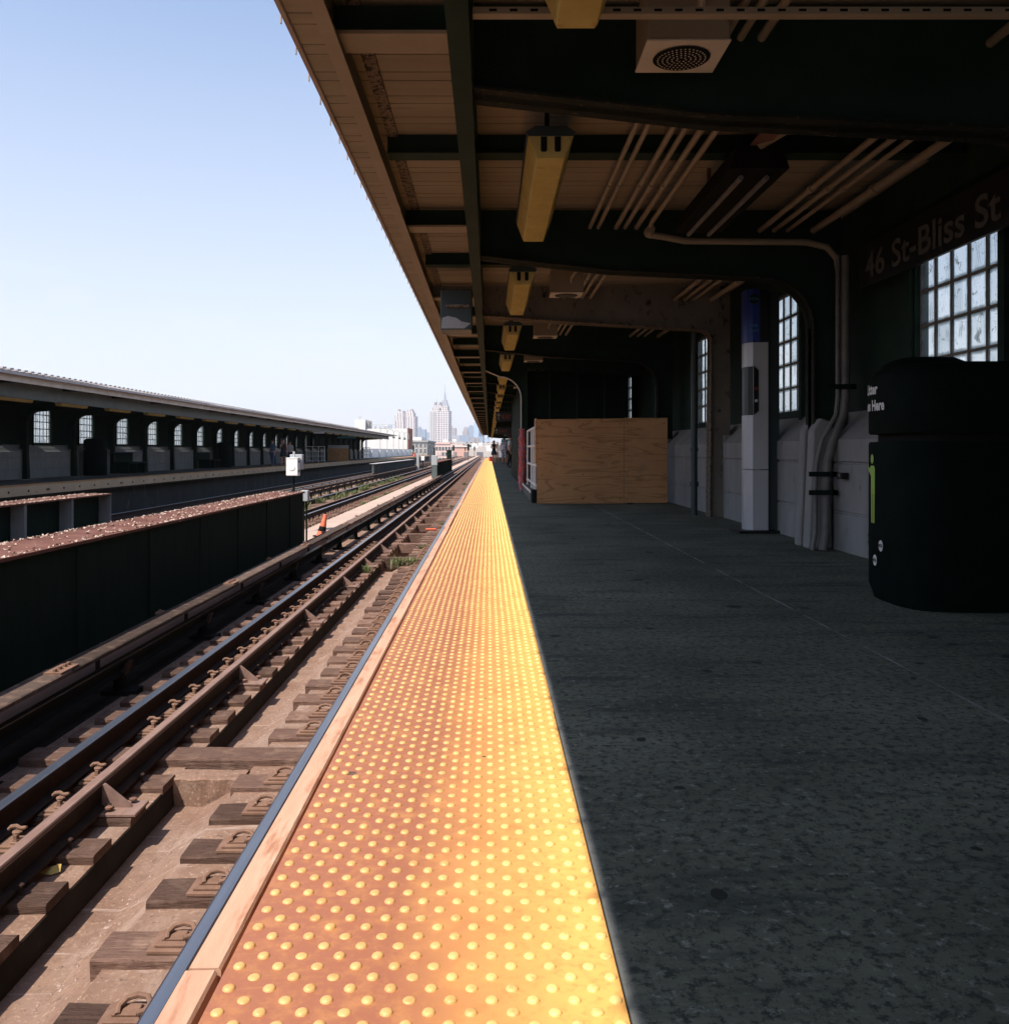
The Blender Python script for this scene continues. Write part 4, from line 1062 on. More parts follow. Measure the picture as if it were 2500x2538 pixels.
# hanging dark loudspeaker-like housing between conduits
hb = thing('broken_strip_light', 'dark broken strip light hanging on a bracket between the conduits', 'strip light', (1.55, 5.2, 0))
m = MB(); m.prism([(-.17, 2.43), (.17, 2.43), (.13, 2.56), (-.13, 2.56)], 0, 1.55); m.build('housing', M['dirtdark'], hb)
for x in (-.08, .07):
    m = MB(); m.tube([(x, .1, 2.405), (x, 1.5, 2.405)], .016, 8); m.build('tube_stub', M['pipegrey'], hb)
m = MB(); m.box(-.05, .05, -.5, .02, 2.56, 2.575); m.tube([(.0, -.5, 2.57), (.0, -.5, 2.80)], .015, 6); m.tube([(.0, 1.2, 2.56), (.0, 1.2, 2.80)], .015, 6); m.build('bracket', M['rust'], hb)
m = MB(); m.tube([(.12, -.35, 2.62), (.10, -.12, 2.60), (.0, .0, 2.56)], .026, 8); m.tube([(.16, -.55, 2.64), (.16, -.35, 2.62)], .04, 8); m.build('feed_pipe', M['conduit'], hb, smooth=True)
for y, lab in ((3.30, 'slotted pale steel strut running across under the canopy above the first speaker'), (-1.5, 'slotted pale steel strut under the canopy behind the first light')):
    o = MB(); o.box(-.06, 2.7, y, y+.045, 2.40, 2.425); o = o.build('strut_channel', M['tan']); tag(o, lab, 'strut')
    m = MB(); x = .0
    while x < 2.6: m.prismx([(y-.001, 2.408), (y-.001, 2.418), (y-.0005, 2.418), (y-.0005, 2.408)], x, x+.028); x += .075
    m.build('slots', M['dirtdark'], o)
# dark blue equipment box under the cantilever
o = thing('equipment_box', 'dark blue steel box with peeling pale paint hanging under the canopy edge', 'equipment box', (0, 9.9, 0))
m = MB(); m.box(-.53, -.19, 0, .42, 2.13, 2.57); m.build('case', M['bluegrey'], o, bevel=.006)
m = MB(); m.add([(-.52, -.004, 2.145), (-.27, -.004, 2.145), (-.20, -.004, 2.20), (-.30, -.004, 2.22), (-.36, -.004, 2.26), (-.45, -.004, 2.28), (-.51, -.004, 2.26), (-.52, -.004, 2.2)], [tuple(range(8))]); m.add([(x, -.001, z) for x, y, z in m.v[:8]], [tuple(range(8))[::-1]]); m.build('peeled_patch', M['boxgrey'], o)
m = MB(); m.box(-.47, -.22, -.05, -.002, 2.37, 2.40); m.build('ledge', M['tanflake'], o)
# ================================================================== SIGNS
o = MB(); o.box(2.93, 2.955, 4.6, 7.2, 2.085, 2.42); o = o.build('station_sign', M['blacksign']); tag(o, 'long black station name sign reading 46 St-Bliss St above the wall window', 'sign')
mb = text_mesh('46 St-Bliss St', .27, lambda p: (2.926, 6.80-p.x, 2.145+p.y), 4, align='LEFT', bold=.004)
wmax = max(v[1] for v in mb.v)-min(v[1] for v in mb.v)
mb.v = [(v[0], 7.07-(6.80-v[1])*1.88/wmax, v[2]) for v in mb.v]
mb.build('lettering', surf('dim_grey_lettering', (.115, .115, .11), (.09, .09, .088), 8, .5, bmp=0), o)
def hang_sign(name, x0, x1, y, z0, z1, mat, lab, texts, ztop=2.34, cat='sign'):
    o = thing(name, lab, cat, (0, y, 0))
    m = MB(); m.box(x0, x1, -.03, .03, z0, z1); m.build('panel', mat, o)
    m = MB()
    for x in (x0+.12, x1-.12): m.tube([(x, 0, z1), (x, 0, ztop)], .012, 6)
    m.build('hanger', M['black'], o)
    for tx, size, x, z, mm in texts:
        text_mesh(tx, size, lambda p: (x+p.x, -.034, z+p.y), 2, align='LEFT').build('lettering', mm, o)
    return o
def arrow(o, x, z, s_, down=False):
    m = MB(); k = -1 if down else 1
    m.add([(x-.015*s_, -.034, z-.1*s_*k), (x+.015*s_, -.034, z-.1*s_*k), (x+.015*s_, -.034, z+.04*s_*k), (x-.015*s_, -.034, z+.04*s_*k), (x-.07*s_, -.034, z+.02*s_*k), (x, -.034, z+.11*s_*k), (x+.07*s_, -.034, z+.02*s_*k)], [(0, 1, 2, 3), (4, 6, 5)])
    m.build('arrow', M['dimwhite'], o)
s1 = hang_sign('exit_sign', .22, 1.15, 30, 1.78, 2.10, M['blacksign'], 'black hanging sign with arrow and orange EXIT nearest the wrapped post', [('EXIT', .2, .42, 1.87, M['orange_letters'])]); arrow(s1, .31, 1.94, 1.1)
s2 = hang_sign('exit_sign', .22, 1.6, 38, 1.50, 1.78, M['blacksign'], 'second black hanging sign with arrow and orange EXIT under the canopy', [('EXIT', .17, .42, 1.57, M['orange_letters'])]); arrow(s2, .31, 1.63, 1.0)
s3 = hang_sign('exit_sign', .75, 1.6, 52, 1.60, 1.86, M['blacksign'], 'farthest black hanging sign with EXIT above the walking people', [('EXIT', .18, 1.05, 1.66, M['orange_letters'])]); arrow(s3, .92, 1.74, 1.0, True)
hang_sign('platform_sign', .8, 1.75, 60, 1.28, 1.58, M['teal'], 'blue green sign hanging above the man in the striped shirt', [])

# ================================================================== NEAR PLATFORM FURNITURE
hp = thing('help_point', 'tall silver help point pillar with blue top and black handset niche', 'help point', (2.66, 9.05, 0))
prof = [(-.125, .06), (-.13, -.02), (-.115, -.09), (-.07, -.135), (0.075, -.15), (.075, .15), (-.07, .15), (-.11, .12)]
m = MB(); m.prismz(prof, .03, .62); m.prismz(prof, .628, 1.16)
cut = [(-.065, -.137), (0.075, -.15), (.075, .15), (-.065, .15)]
m.prismz(cut, 1.16, 1.64); m.prismz(prof, 1.64, 1.875)
m.build('silver_body', M['alum'], hp)
m = MB(); m.prismz([(-.126, .05), (-.120, -.02), (-.105, -.085), (-.066, -.125), (-.066, .14), (-.1, .115)], 1.161, 1.639); nc = m.build('handset_niche', M['blacksign'], hp)
m = MB(); m.prism([(-.066, 1.16), (-.02, 1.20), (-.02, 1.60), (-.066, 1.64)], -.1525, -.144); m.build('niche_panel', M['blacksign'], hp)
for z in (1.30, 1.42):
    m = MB(); m.lathe([(.016, 0), (.016, .006), (.010, .010)], n=12); m.v = [(x-.043, -.1525-z_, z+y) for x, y, z_ in m.v]; m.build('button', M['signwhite'] if z < 1.4 else M['red'], hp)
m = MB(); m.prismz([(-.128, .06), (-.133, -.02), (-.118, -.092), (-.072, -.139), (-.005, -.146), (-.005, .153), (-.07, .153), (-.113, .122)], 1.877, 2.40); bc = m.build('blue_cap', M['blue'], hp)
m = MB(); m.prismz([(-.004, -.142), (.076, -.150), (.076, .15), (-.004, .15)], 1.8755, 2.39); m.build('dark_cap', M['blacksign'], hp)
m = MB(); m.lathe([(.002, 0), (.062, 0), (.062, .003), (.002, .003)], n=24); m.v = [(x*.75-.062, -.1415-.1*(x*.75)-z, 2.30+y*.75) for x, y, z in m.v]; m.build('round_badge', M['blacksign'], bc)
text_mesh('MTA', .042, lambda p: (p.x-.062, -.146-.1*p.x, 2.286+p.y), 3).build('badge_lettering', M['teal'], bc)
text_mesh('Help', .04, lambda p: (p.x-.062, -.1425-.1*p.x, 2.03+p.y), 3).build('cap_lettering', M['teal'], bc)
text_mesh('Point', .04, lambda p: (p.x-.062, -.1425-.1*p.x, 1.98+p.y), 3).build('cap_lettering', M['teal'], bc)
m = MB(); m.box(.077, .20, -.10, .13, .03, 2.38); m.build('back_channel', M['bluegrey'], hp)
m = MB(); m.box(-.22, .24, -.19, .19, 0, .028); m.build('base_plate', M['blacksign'], hp, bevel=.006)

def wrapfn(cx, cy, a, p, s0, off=.004):
    """lay flat lettering (x along the surface, y up) round a superellipse drum; s0 = angle of x=0, running clockwise seen from above"""
    tab = []; L_ = 0; pv = None
    for i in range(721):
        th = R(s0)+i*R(.5)
        ct, st = math.cos(th), math.sin(th); q = (abs(ct)**p+abs(st)**p)**(-1/p)
        P = Vector((q*ct*(a+off), q*st*(a+off)))
        if pv is not None: L_ += (P-pv).length
        tab.append((L_, P)); pv = P
    def fn(x, y):
        for i in range(1, len(tab)):
            if tab[i][0] >= x:
                u = (x-tab[i-1][0])/(tab[i][0]-tab[i-1][0]+1e-9); P = tab[i-1][1].lerp(tab[i][1], u); return (cx+P.x, cy+P.y, y)
        return (cx+tab[-1][1].x, cy+tab[-1][1].y, y)
    return fn
bn = thing('litter_bin', 'black litter bin with white lettering and green figure poster', 'litter bin', (2.455, 4.86, 0))
A_, PW = .355, 3.4
m = MB(); m.lathe([(A_*.93, .0), (A_*.95, .03), (A_, .08), (A_, .845), (A_*.985, .858)], n=64, p=PW); m.build('body', M['bin'], bn, smooth=True)
m = MB(); m.lathe([(A_*.86, .855), (A_*.86, .905)], n=48, p=PW); m.build('slot', M['dirtdark'], bn)
m = MB(); m.lathe([(A_*.985, .90), (A_, .912), (A_, 1.17), (A_*.975, 1.215), (A_*.92, 1.245), (A_*.80, 1.262), (.01, 1.272)], n=64, p=PW); ld = m.build('hood', M['bin'], bn, smooth=True)
fw = wrapfn(0, 0, A_, PW, 122)          # starts on the up-track side, runs round to the track side
def wraptext(tx, size, x, z, mat, parent, bold=.003):
    mb = text_mesh(tx, size, lambda p: (p.x, p.y, 0), 3, align='LEFT', bold=bold)
    mb.v = [fw(max(0, x+v[0]), z+v[1]) for v in mb.v]; return mb.build('lettering', mat, parent)
wraptext('Litter', .078, .18, 1.12, M['signwhite'], ld); wraptext('Goes Here', .078, .09, 1.03, M['signwhite'], ld)
ps = MB()
def wrect(mb, x0, x1, z0, z1, n=8):
    for i in range(n):
        a, b = x0+(x1-x0)*i/n, x0+(x1-x0)*(i+1)/n; mb.add([fw(a, z0), fw(b, z0), fw(b, z1), fw(a, z1)], [(0, 1, 2, 3)])
fig = MB(); fc = .285
def wpoly(mb, pts): mb.add([fw(fc+x, z) for x, z in pts], [tuple(range(len(pts)))])
wpoly(fig, [(.022*math.cos(R(a)), .765+.026*math.sin(R(a))) for a in range(0, 360, 24)])
wpoly(fig, [(-.034, .715), (-.02, .728), (.03, .728), (.040, .715), (.040, .57), (-.018, .57), (-.018, .672), (-.034, .68)])
wpoly(fig, [(-.034, .715), (-.034, .68), (-.075, .70), (-.085, .735), (-.072, .74), (-.066, .718)])
wpoly(fig, [(-.016, .569), (.008, .569), (.007, .415), (-.013, .415)]); wpoly(fig, [(.014, .569), (.038, .569), (.034, .415), (.016, .415)])
fig.build('printed_figure', M['green'], bn)
wraptext('Can it.', .036, .05, .325, M['signwhite'], bn); wraptext('Use it!', .036, .075, .285, M['signwhite'], bn)
for x, z in ((.325, .215), (.40, .30)):
    m = MB(); m.add([fw(x+.027*math.cos(R(a)), z+.030*math.sin(R(a))) for a in range(0, 360, 15)], [tuple(range(24))]); m.build('round_badge', M['signwhite'], bn)
    f0 = fw; fw = wrapfn(0, 0, A_, PW, 122, .006); wraptext('MTA', .024, x-.024, z-.008, M['blacksign'], bn, .001); fw = f0
b2 = thing('litter_bin', 'taller black rounded bin behind the lettered litter bin by the wall', 'litter bin', (2.66, 5.56, 0))
m = MB(); m.lathe([(.22, 0), (.235, .05), (.235, .94), (.23, .95)], n=48, p=3.2); m.build('body', M['bin'], b2, smooth=True)
m = MB(); m.lathe([(.23, .97), (.24, .98), (.24, 1.28), (.215, 1.34), (.16, 1.37), (.01, 1.385)], n=48, p=3.0); m.build('hood', M['bin'], b2, smooth=True)
m = MB(); m.lathe([(.2, .95), (.2, .97)], n=32, p=3.2); m.build('slot', M['dirtdark'], b2)

# plywood barrier and stair enclosure
pb = thing('plywood_barrier', 'plain weathered plywood barrier standing across the platform', 'barrier', (0, 13.75, 0))
m = MB(); m.add([(.725, 0, .01), (2.04, 0, .01), (2.04, 0, 1.30), (.725, 0, 1.285), (.725, .02, .01), (2.04, .02, .01), (2.04, .02, 1.30), (.725, .02, 1.285)], [(0, 1, 2, 3), (7, 6, 5, 4), (0, 4, 5, 1), (3, 2, 6, 7), (0, 3, 7, 4), (1, 5, 6, 2)]); m.build('wide_sheet', M['ply'], pb)
m = MB(); m.box(2.046, 2.70, .003, .022, .02, .655); m.box(2.046, 2.70, .003, .022, .659, 1.308); m.build('narrow_sheet', M['ply'], pb)
m = MB()
for x in (.80, 1.42, 1.99, 2.09, 2.65):
    for z in (.08, .45, .85, 1.22): m.lathe([(.008, 0), (.008, .002)], (0, 0, 0), 8); m.v[-16:] = [(x+random.uniform(-.008, .008)*0+vx, -.0005-vz, z+vy) for vx, vy, vz in m.v[-16:]]
m.build('screw_heads', M['dirtdark'], pb)
m = MB(); m.box(.70, .722, -.004, .30, .62, 1.30); m.build('edge_sheet', M['ply'], pb)
m = MB()
for x in (.80, 1.5, 2.1, 2.6): m.box(x, x+.09, .024, .06, 0, 1.28)
m.build('studs', M['board'], pb)
cu = thing('stair_kerb', 'low concrete kerb with pale edge beside the stair railing', 'kerb', (0, 0, 0))
m = MB(); m.box(.665, .80, 14.45, 18.0, 0, .17); m.build('kerb', M['platform'], cu)
m = MB(); m.box(.655, .664, 14.45, 18.0, .135, .172); m.build('edge_strip', M['whitepaint'], cu)
m = MB(); m.box(.66, .92, 14.05, 14.42, 0, .20); o = m.build('block', M['dirtdark'], bevel=.012); tag(o, 'small dark block on the floor at the plywood corner', 'block')
rg = thing('stair_railing', 'white painted pipe railing beside the plywood barrier', 'railing', (.73, 0, 0))
for z in (.27, .58, .89, 1.18):
    m = MB(); m.tube([(0, 13.9, z), (0, 17.2, z)], .02, 8); m.build('rail', M['whitepaint'], rg, smooth=True)
for y in (14.3, 14.9, 15.6, 17.2):
    m = MB(); m.tube([(0, y, .17), (0, y, 1.18)], .02, 8); m.build('post', M['whitepaint'], rg, smooth=True)
en = thing('stair_enclosure', 'dark steel stair enclosure reaching the canopy behind the plywood barrier', 'stair enclosure', (0, 0, 0))
m = MB(); m.box(.78, 2.80, 18.3, 18.36, 0, 2.42); m.build('end_panel', M['black'], en)
m = MB(); m.box(.74, .78, 18.3, 30, 0, 2.42); m.build('side_panel', M['black'], en)
m = MB()
for x in (1.2, 1.75, 2.3): m.box(x, x+.04, 18.27, 18.299, 0, 2.42)
m.build('ribs', M['darkgreen'], en)
sd_ = MB(); sd_.box(.81, 2.8, 14.5, 18.2, .002, .012); o = sd_.build('stair_well_shade_sheet', M['dirtdark']); tag(o, kind='structure')  # flat dark sheet stands in for the shade of the open stairwell
nt_ = MB()
random.seed(5)
pr = []
for i in range(13):
    z = .01+1.24*i/12; pr.append((.062+random.uniform(-.01, .01), z))
nt_.lathe(pr, (.655, 18.07, 0), 14, 1.0, .9)
nt_.v = [(x+random.uniform(-.012, .012), y, z) for x, y, z in nt_.v]
for _ in range(160):
    a = random.uniform(0, 6.28); z = random.uniform(.05, 1.25); x, y = .655+.066*math.cos(a), 18.07+.06*math.sin(a); r_ = random.uniform(.01, .03)
    nt_.add([(x, y, z), (x+r_*math.cos(a), y+r_*math.sin(a), z+random.uniform(-.03, .03)), (x+r_*math.cos(a+.6), y+r_*math.sin(a+.6), z+.025)], [(0, 1, 2)])
tag(nt_.build('safety_netting', M['net']), 'orange and blue netting wrapped round the lower part of the stair post', 'netting')
for x, y, w_, l in ((1.05, 64.4, .10, 'thin dark canopy post between the woman and the man'), (1.75, 72, .2, 'wide dark canopy post behind the man')):
    sh = MB(); sh.box(x, x+w_, y, y+.1, 0, 2.35); sh.box(x-.06, x+w_+.06, y-.05, y+.15, 0, .03); tag(sh.build('support_post', M['black']), l, 'post')
far = MB(); far.box(.55, .62, 66, 66.04, 0, 1.35); far.box(.64, .70, 66, 66.04, 0, 1.35); far.box(1.0, 1.6, 66, 66.04, 0, 1.25)
o = far.build('plywood_barrier', M['ply']); tag(o, 'far plywood boards behind the walking man', 'barrier')
# ================================================================== PEOPLE
def person(label, loc, rz, H, top, bottom, topmat, botmat, hair='short', stride=.08, arms='down', shoe='shoe', group=None, sleeves=True):
    """figure faces -Y; one grown body, clothes and hair as parts"""
    o = thing('person', label, 'person', loc, rz, group)
    h = H
    J = {}; E = []; Rr = {}
    def j(k, x, y, z, r, par=None):
        J[k] = (x*h, y*h, z*h); Rr[k] = tuple(q*h for q in r) if isinstance(r, tuple) else r*h
        if par: E.append((par, k))
    j('pelvis', 0, 0, .53, (.085, .06)); j('waist', 0, 0, .61, (.072, .052), 'pelvis'); j('chest', 0, .004, .72, (.088, .06), 'waist'); j('collar', 0, .006, .805, (.06, .045), 'chest')
    j('neck', 0, .002, .85, .03, 'collar'); j('jaw', 0, -.008, .885, (.036, .042), 'neck'); j('brow', 0, -.002, .93, (.044, .052), 'jaw'); j('crown', 0, .004, .965, (.036, .044), 'brow')
    for s, n in ((-1, 'l'), (1, 'r')):
        j('sh'+n, s*.105, .004, .80, .032, 'collar')
        if arms == 'down': el, wr, hd = (s*.135, .02, .635), (s*.140, -.03, .50), (s*.142, -.045, .455)
        elif arms == 'phone': el, wr, hd = (s*.135, .0, .645), (s*.045, -.105, .66), (s*.015, -.125, .675)
        else: el, wr, hd = ((s*.12, -.07, .68), (s*.06, -.10, .80), (s*.04, -.10, .845)) if s < 0 else ((s*.135, .02, .635), (s*.140, -.03, .50), (s*.142, -.045, .455))
        j('el'+n, *el, .024, 'sh'+n); j('wr'+n, *wr, .017, 'el'+n); j('hd'+n, *hd, (.020, .012), 'wr'+n)
        st = stride*s
        j('hip'+n, s*.052, 0, .49, (.056, .056), 'pelvis'); j('kn'+n, s*.055, -st*.5-.012, .275, .036, 'hip'+n); j('cf'+n, s*.055, -st*.6+.006, .19, .032, 'kn'+n); j('an'+n, s*.055, -st+.012, .045, .021, 'cf'+n); j('to'+n, s*.062, -st-.075, .022, (.024, .016), 'an'+n)
    v, f = skin_mesh(J, E, Rr)
    b = MB(); b.add(v, f)
    for s, n in ((-1, 'l'), (1, 'r')):
        w, hd = Vector(J['wr'+n]), Vector(J['hd'+n]); d = (hd-w).normalized(); side = Vector((0, 1, 0)) if abs(d.y) < .7 else Vector((0, 0, 1))
        sd2 = (side-d*side.dot(d)).normalized(); cur = d.cross(sd2).normalized()*s*-1
        for q, (off, ln) in enumerate(((-.012, .040), (-.004, .046), (.004, .043), (.012, .034))):
            a = hd+sd2*off*h; b.tube([a, a+d*ln*.5*h, a+d*ln*.9*h+cur*.008*h, a+d*ln*h+cur*.016*h], [.0062*h, .0058*h, .005*h, .004*h], 6)
        a = w+d*.012*h+sd2*-.014*h; b.tube([a, a+d*.022*h-sd2*.016*h, a+d*.042*h-sd2*.014*h+cur*.008*h], [.007*h, .0065*h, .005*h], 6)
    b.ball((0, -.062*h, .905*h), .010*h, 8, 5, 1, 1.2, 1.5)
    for s in (-1, 1): b.ball((s*.046*h, .0, .915*h), .012*h, 8, 5, .5, .8, 1.5)
    b.build('body', M['skin'], o, smooth=True)
    e = MB()
    for s in (-1, 1): e.ball((s*.018*h, -.053*h, .928*h), .006*h, 6, 4)
    e.box(-.014*h, .014*h, -.0565*h, -.050*h, .886*h, .889*h)
    e.build('eyes_and_mouth', M['hair'], o)
    hr = MB()
    if hair == 'short': hr.ball((0, .010*h, .945*h), .056*h, 14, 8, .93, 1.05, .9)
    else:
        hr.ball((0, .012*h, .945*h), .059*h, 14, 8, .95, 1.05, .9); hr.lathe([(.02*h, -.14*h), (.05*h, -.08*h), (.055*h, 0), (.02*h, .02*h)], (0, .03*h, .935*h), 12, .95, .7)
    hm = hr.build('hair', M['hair'], o, smooth=True)
    hm_v = hm.data
    for vv in hm_v.vertices:
        if vv.co.y < -.03*h and vv.co.z < .945*h: vv.co.y = -.03*h
    # upper garment
    keys = ['pelvis', 'waist', 'chest', 'collar', 'shl', 'shr']+(['ell', 'elr'] if sleeves else [])
    r2 = {k: tuple(q*1.16+.003*h for q in (Rr[k] if isinstance(Rr[k], tuple) else (Rr[k], Rr[k]))) for k in keys}
    J2 = {k: J[k] for k in keys}
    if sleeves:
        for n in 'lr': J2['el'+n] = tuple(Vector(J['sh'+n]).lerp(Vector(J['el'+n]), .75)); r2['el'+n] = (.034*h, .034*h)
    v, f = skin_mesh(J2, [(a, c) for a, c in E if a in keys and c in keys], r2)
    g_ = MB(); g_.add(v, f); g_.build(top, topmat, o, smooth=True)
    # lower garment
    if bottom == 'skirt':
        g_ = MB(); g_.lathe([(.080*h, .60*h), (.098*h, .53*h), (.120*h, .44*h), (.135*h, .345*h), (.128*h, .345*h), (.07*h, .50*h)], (0, 0, 0), 20, 1, .82); g_.build('skirt', botmat, o, smooth=True)
    else:
        lim = {'shorts': ['pelvis', 'hipl', 'hipr', 'knl', 'knr'], 'trousers': ['pelvis', 'hipl', 'hipr', 'knl', 'knr', 'cfl', 'cfr', 'anl', 'anr']}[bottom]
        r3 = {k: tuple(q*1.2+.005*h for q in (Rr[k] if isinstance(Rr[k], tuple) else (Rr[k], Rr[k]))) for k in lim}
        J3 = {k: J[k] for k in lim}
        if bottom == 'shorts':
            for n in 'lr': J3['kn'+n] = tuple(Vector(J['hip'+n]).lerp(Vector(J['an'+n]), .62)); r3['kn'+n] = (.05*h, .05*h)
        v, f = skin_mesh(J3, [(a, c) for a, c in E if a in lim and c in lim], r3)
        g_ = MB(); g_.add(v, f); g_.build(bottom, botmat, o, smooth=True)
    for n in 'lr':
        a = Vector(J['an'+n]); t_ = Vector(J['to'+n]); s_ = MB()
        s_.tube([(a.x, a.y+.022*h, .022*h), (a.x, a.y-.01*h, .026*h), tuple(Vector((t_.x, t_.y, .021*h))), (t_.x, t_.y-.018*h, .016*h)], [.018*h, .028*h, .027*h, .014*h], 8); s_.build('shoe', M[shoe], o, smooth=True)
    return o
pw = person('woman in black top and dark blue skirt walking with a phone along the platform edge', (.33, 62, 0), 0, 1.52, 'top', 'skirt', M['blackcloth'], M['navy'], 'long', .09, 'phone', 'pinkshoe', sleeves=False)
ph = MB(); ph.box(-.035, .035, -.24, -.23, .98, 1.11); ph = ph.build('mobile_phone', M['blacksign']); ph.location = (.33, 62, 0); tag(ph, 'small dark mobile phone held by the walking woman', 'phone')
sc_ = MB(); sc_.lathe([(.06, 0), (.16, .03), (.19, .22), (.15, .42), (.03, .45)], (0, 0, 0), 14, 1, .7); sc_ = sc_.build('red_bag', M['red'], smooth=True); sc_.scale = (.8, .8, .8); sc_.location = (.12, 70, 0); tag(sc_, 'bright red bag on the platform edge behind the walking woman', 'bag')
person('man in blue striped shirt and checked shorts walking under the canopy', (.93, 56, 0), R(-4), 1.60, 'shirt', 'shorts', M['stripes'], M['check'], 'short', .07, 'down', 'shoe')
person('person in pale top half hidden behind the wrapped stair post', (1.02, 44, 0), R(80), 1.55, 'shirt', 'trousers', M['white'], M['blackcloth'], 'short', .06)
person('person in blue floral clothes standing at the far platform edge', (-12.75, 53.5, OPPZ), R(-30), 1.62, 'shirt', 'trousers', M['denim'], M['denim'], 'long', .05)
person('person in black dress standing with raised hand beside the person in blue', (-11.95-.6, 55.4, OPPZ), R(25), 1.68, 'dress_top', 'skirt', M['blackcloth'], M['blackcloth'], 'long', .05, 'raised', sleeves=False)
person('person in light top standing farther back on the far platform', (-13.6, 62, OPPZ), R(10), 1.6, 'shirt', 'trousers', M['boxgrey'], M['navy'], 'short', .04, 'raised')

# ================================================================== FAR PLATFORM FURNITURE
def bench(y, lab, cloth):
    o = thing('bench', lab, 'bench', (-15.1, y, OPPZ))
    m = MB(); m.box(-.35, .35, -1.0, 1.0, .40, .47); m.build('seat', M['black'], o)
    m = MB(); m.box(-.36, -.28, -1.0, 1.0, .47, .85); m.build('backrest', M['black'], o)
    for yy_ in (-.85, 0, .85):
        m = MB(); m.box(-.3, .3, yy_-.05, yy_+.05, 0, .399); m.build('leg', M['black'], o)
    return o
bench(38.2, 'dark bench against the far wall with pale newspapers on its back', True)
bench(49.0, 'second dark bench on the far platform further from the signal box', False)
m = MB()
for q in range(5): m.box(-15.47+.002*q, -15.05, 36.9+.55*q, 37.4+.55*q, .725, .745+.01*(q % 2))
tag(m.build('newspapers', M['denim']), 'pale blue newspapers laid out along the top of the nearer dark bench', 'newspapers')
for y, x, l in ((34.6, -15.0, 'tall black bin on the far platform under the second window'), (51.0, -14.9, 'tall black bin on the far platform near the standing people')):
    o = thing('litter_bin', l, 'litter bin', (x, y, OPPZ))
    m = MB(); m.lathe([(.36, 0), (.38, .05), (.38, 1.0)], n=24, p=3.4); m.build('body', M['bin'], o, smooth=True)
    m = MB(); m.lathe([(.385, 1.02), (.385, 1.32), (.3, 1.40), (.01, 1.42)], n=24, p=3.4); m.build('hood', M['bin'], o, smooth=True)
    m = MB(); m.lathe([(.33, 1.0), (.33, 1.02)], n=16, p=3.4); m.build('slot', M['dirtdark'], o)
def gate(y, x0, x1, lab, h=1.28):
    o = thing('railing', lab, 'railing', (0, y, OPPZ)); w_ = (x1-x0)/3
    for k in range(4):
        m = MB(); m.tube([(x0+w_*k, 0, 0), (x0+w_*k, 0, h+(.9 if k == 0 else 0))], .032, 6); m.build('post', M['whitepaint'], o)
    for z in (.12, .5, .9, h):
        m = MB(); m.tube([(x0, 0, z), (x1, 0, z)], .028, 6); m.build('rail', M['whitepaint'], o)
gate(74, -14.9, -13.4, 'white railing panel on the far platform beside the plywood sheet')
gate(98, -13.9, -12.9, 'white railing panel at the far platform end under the curved canopy tip')
gate(66, -15.1, -14.3, 'short white railing behind the standing people on the far platform', .95)
o = thing('plywood_barrier', 'pale topped plywood barrier on the far platform, half in sun', 'barrier', (0, 84, OPPZ))
m = MB(); m.box(-14.9, -13.0, 0, .03, 0, 1.15); m.build('sheet', M['ply'], o); m = MB(); m.box(-14.9, -13.0, -.002, .032, 1.15, 1.45); m.build('top_board', M['boxgrey'], o)
hang_sign('platform_sign', -14.7, -13.0, 88, 2.02, 2.32, M['teal'], 'blue green sign hanging under the far canopy above the plywood', [], 2.5)
hang_sign('white_sign', -12.75, -12.0, 66, 2.06, 2.2, M['signwhite'], 'small white sign board under the edge of the far canopy', [], 2.3)
tag(o, None, None)
hb = thing('barricade_board', 'orange and white striped barricade board behind the far girder', 'barricade', (-9.5, 13.8, -1.345))
m = MB(); m.box(-.02, .02, -1.1, 1.1, .35, .62); m.build('board', M['hazard'], hb)
m = MB(); m.box(-.05, .05, -1.0, -.92, 0, .349); m.box(-.05, .05, .92, 1.0, 0, .349); m.build('feet', M['board'], hb)
# open far platform: parapet, lamps, sign
pa = thing('parapet_wall', 'white concrete parapet of the open far platform end', 'wall', (0, 0, OPPZ))
y = 112.0
while y < 192:
    m = MB(); m.box(-16.0, -15.75, y, y+8.9, -.6, 1.22); m.build('panel', M['white'], pa)
    m = MB(); m.box(-15.749, -15.5, y+8.4, y+8.9, -.6, 1.0); m.build('pier', M['white'], pa); y += 8.9
lp = None
for y in (130, 139, 148, 157, 165):
    if lp is None:
        lp = thing('street_lamp', 'hooked grey platform lamp post in front of the white building', 'lamp post', (-15.6, y, OPPZ), group='lamp posts on the open far platform')
        m = MB(); m.tube([(0, 0, 0), (0, 0, 3.6)]+[(.5-.5*math.cos(R(a)), 0, 3.6+.62*math.sin(R(a))) for a in range(15, 181, 15)]+[(1.0, 0, 3.3)], .045, 6); m.build('pole', M['boxgrey'], lp)
        m = MB(); m.lathe([(.06, 0), (.10, -.15), (.24, -.33), (.22, -.36), (.12, -.48), (.02, -.5)], (1.0, 0, 3.32), 12); m.build('lamp_head', M['greygirder'], lp)
    else: dup(lp, (-15.6, y, OPPZ))
o = thing('yellow_sign', 'small yellow sign on the end of the white parapet', 'sign', (-15.6, 186, OPPZ))
m = MB(); m.box(-.45, .35, -.05, .05, .2, .7); m.build('panel', surf('yellow_sign', (.7, .5, .04), (.66, .46, .04), 3, .6), o)
o = thing('round_sign', 'round red platform end sign with a white letter on a dark post', 'sign', (-12.4, 150, OPPZ))
m = MB(); m.lathe([(.002, 0), (.30, 0), (.30, .03), (.002, .03)], n=24); m.v = [(x, -z, .25+y) for x, y, z in m.v]; m.build('disc', M['red'], o)
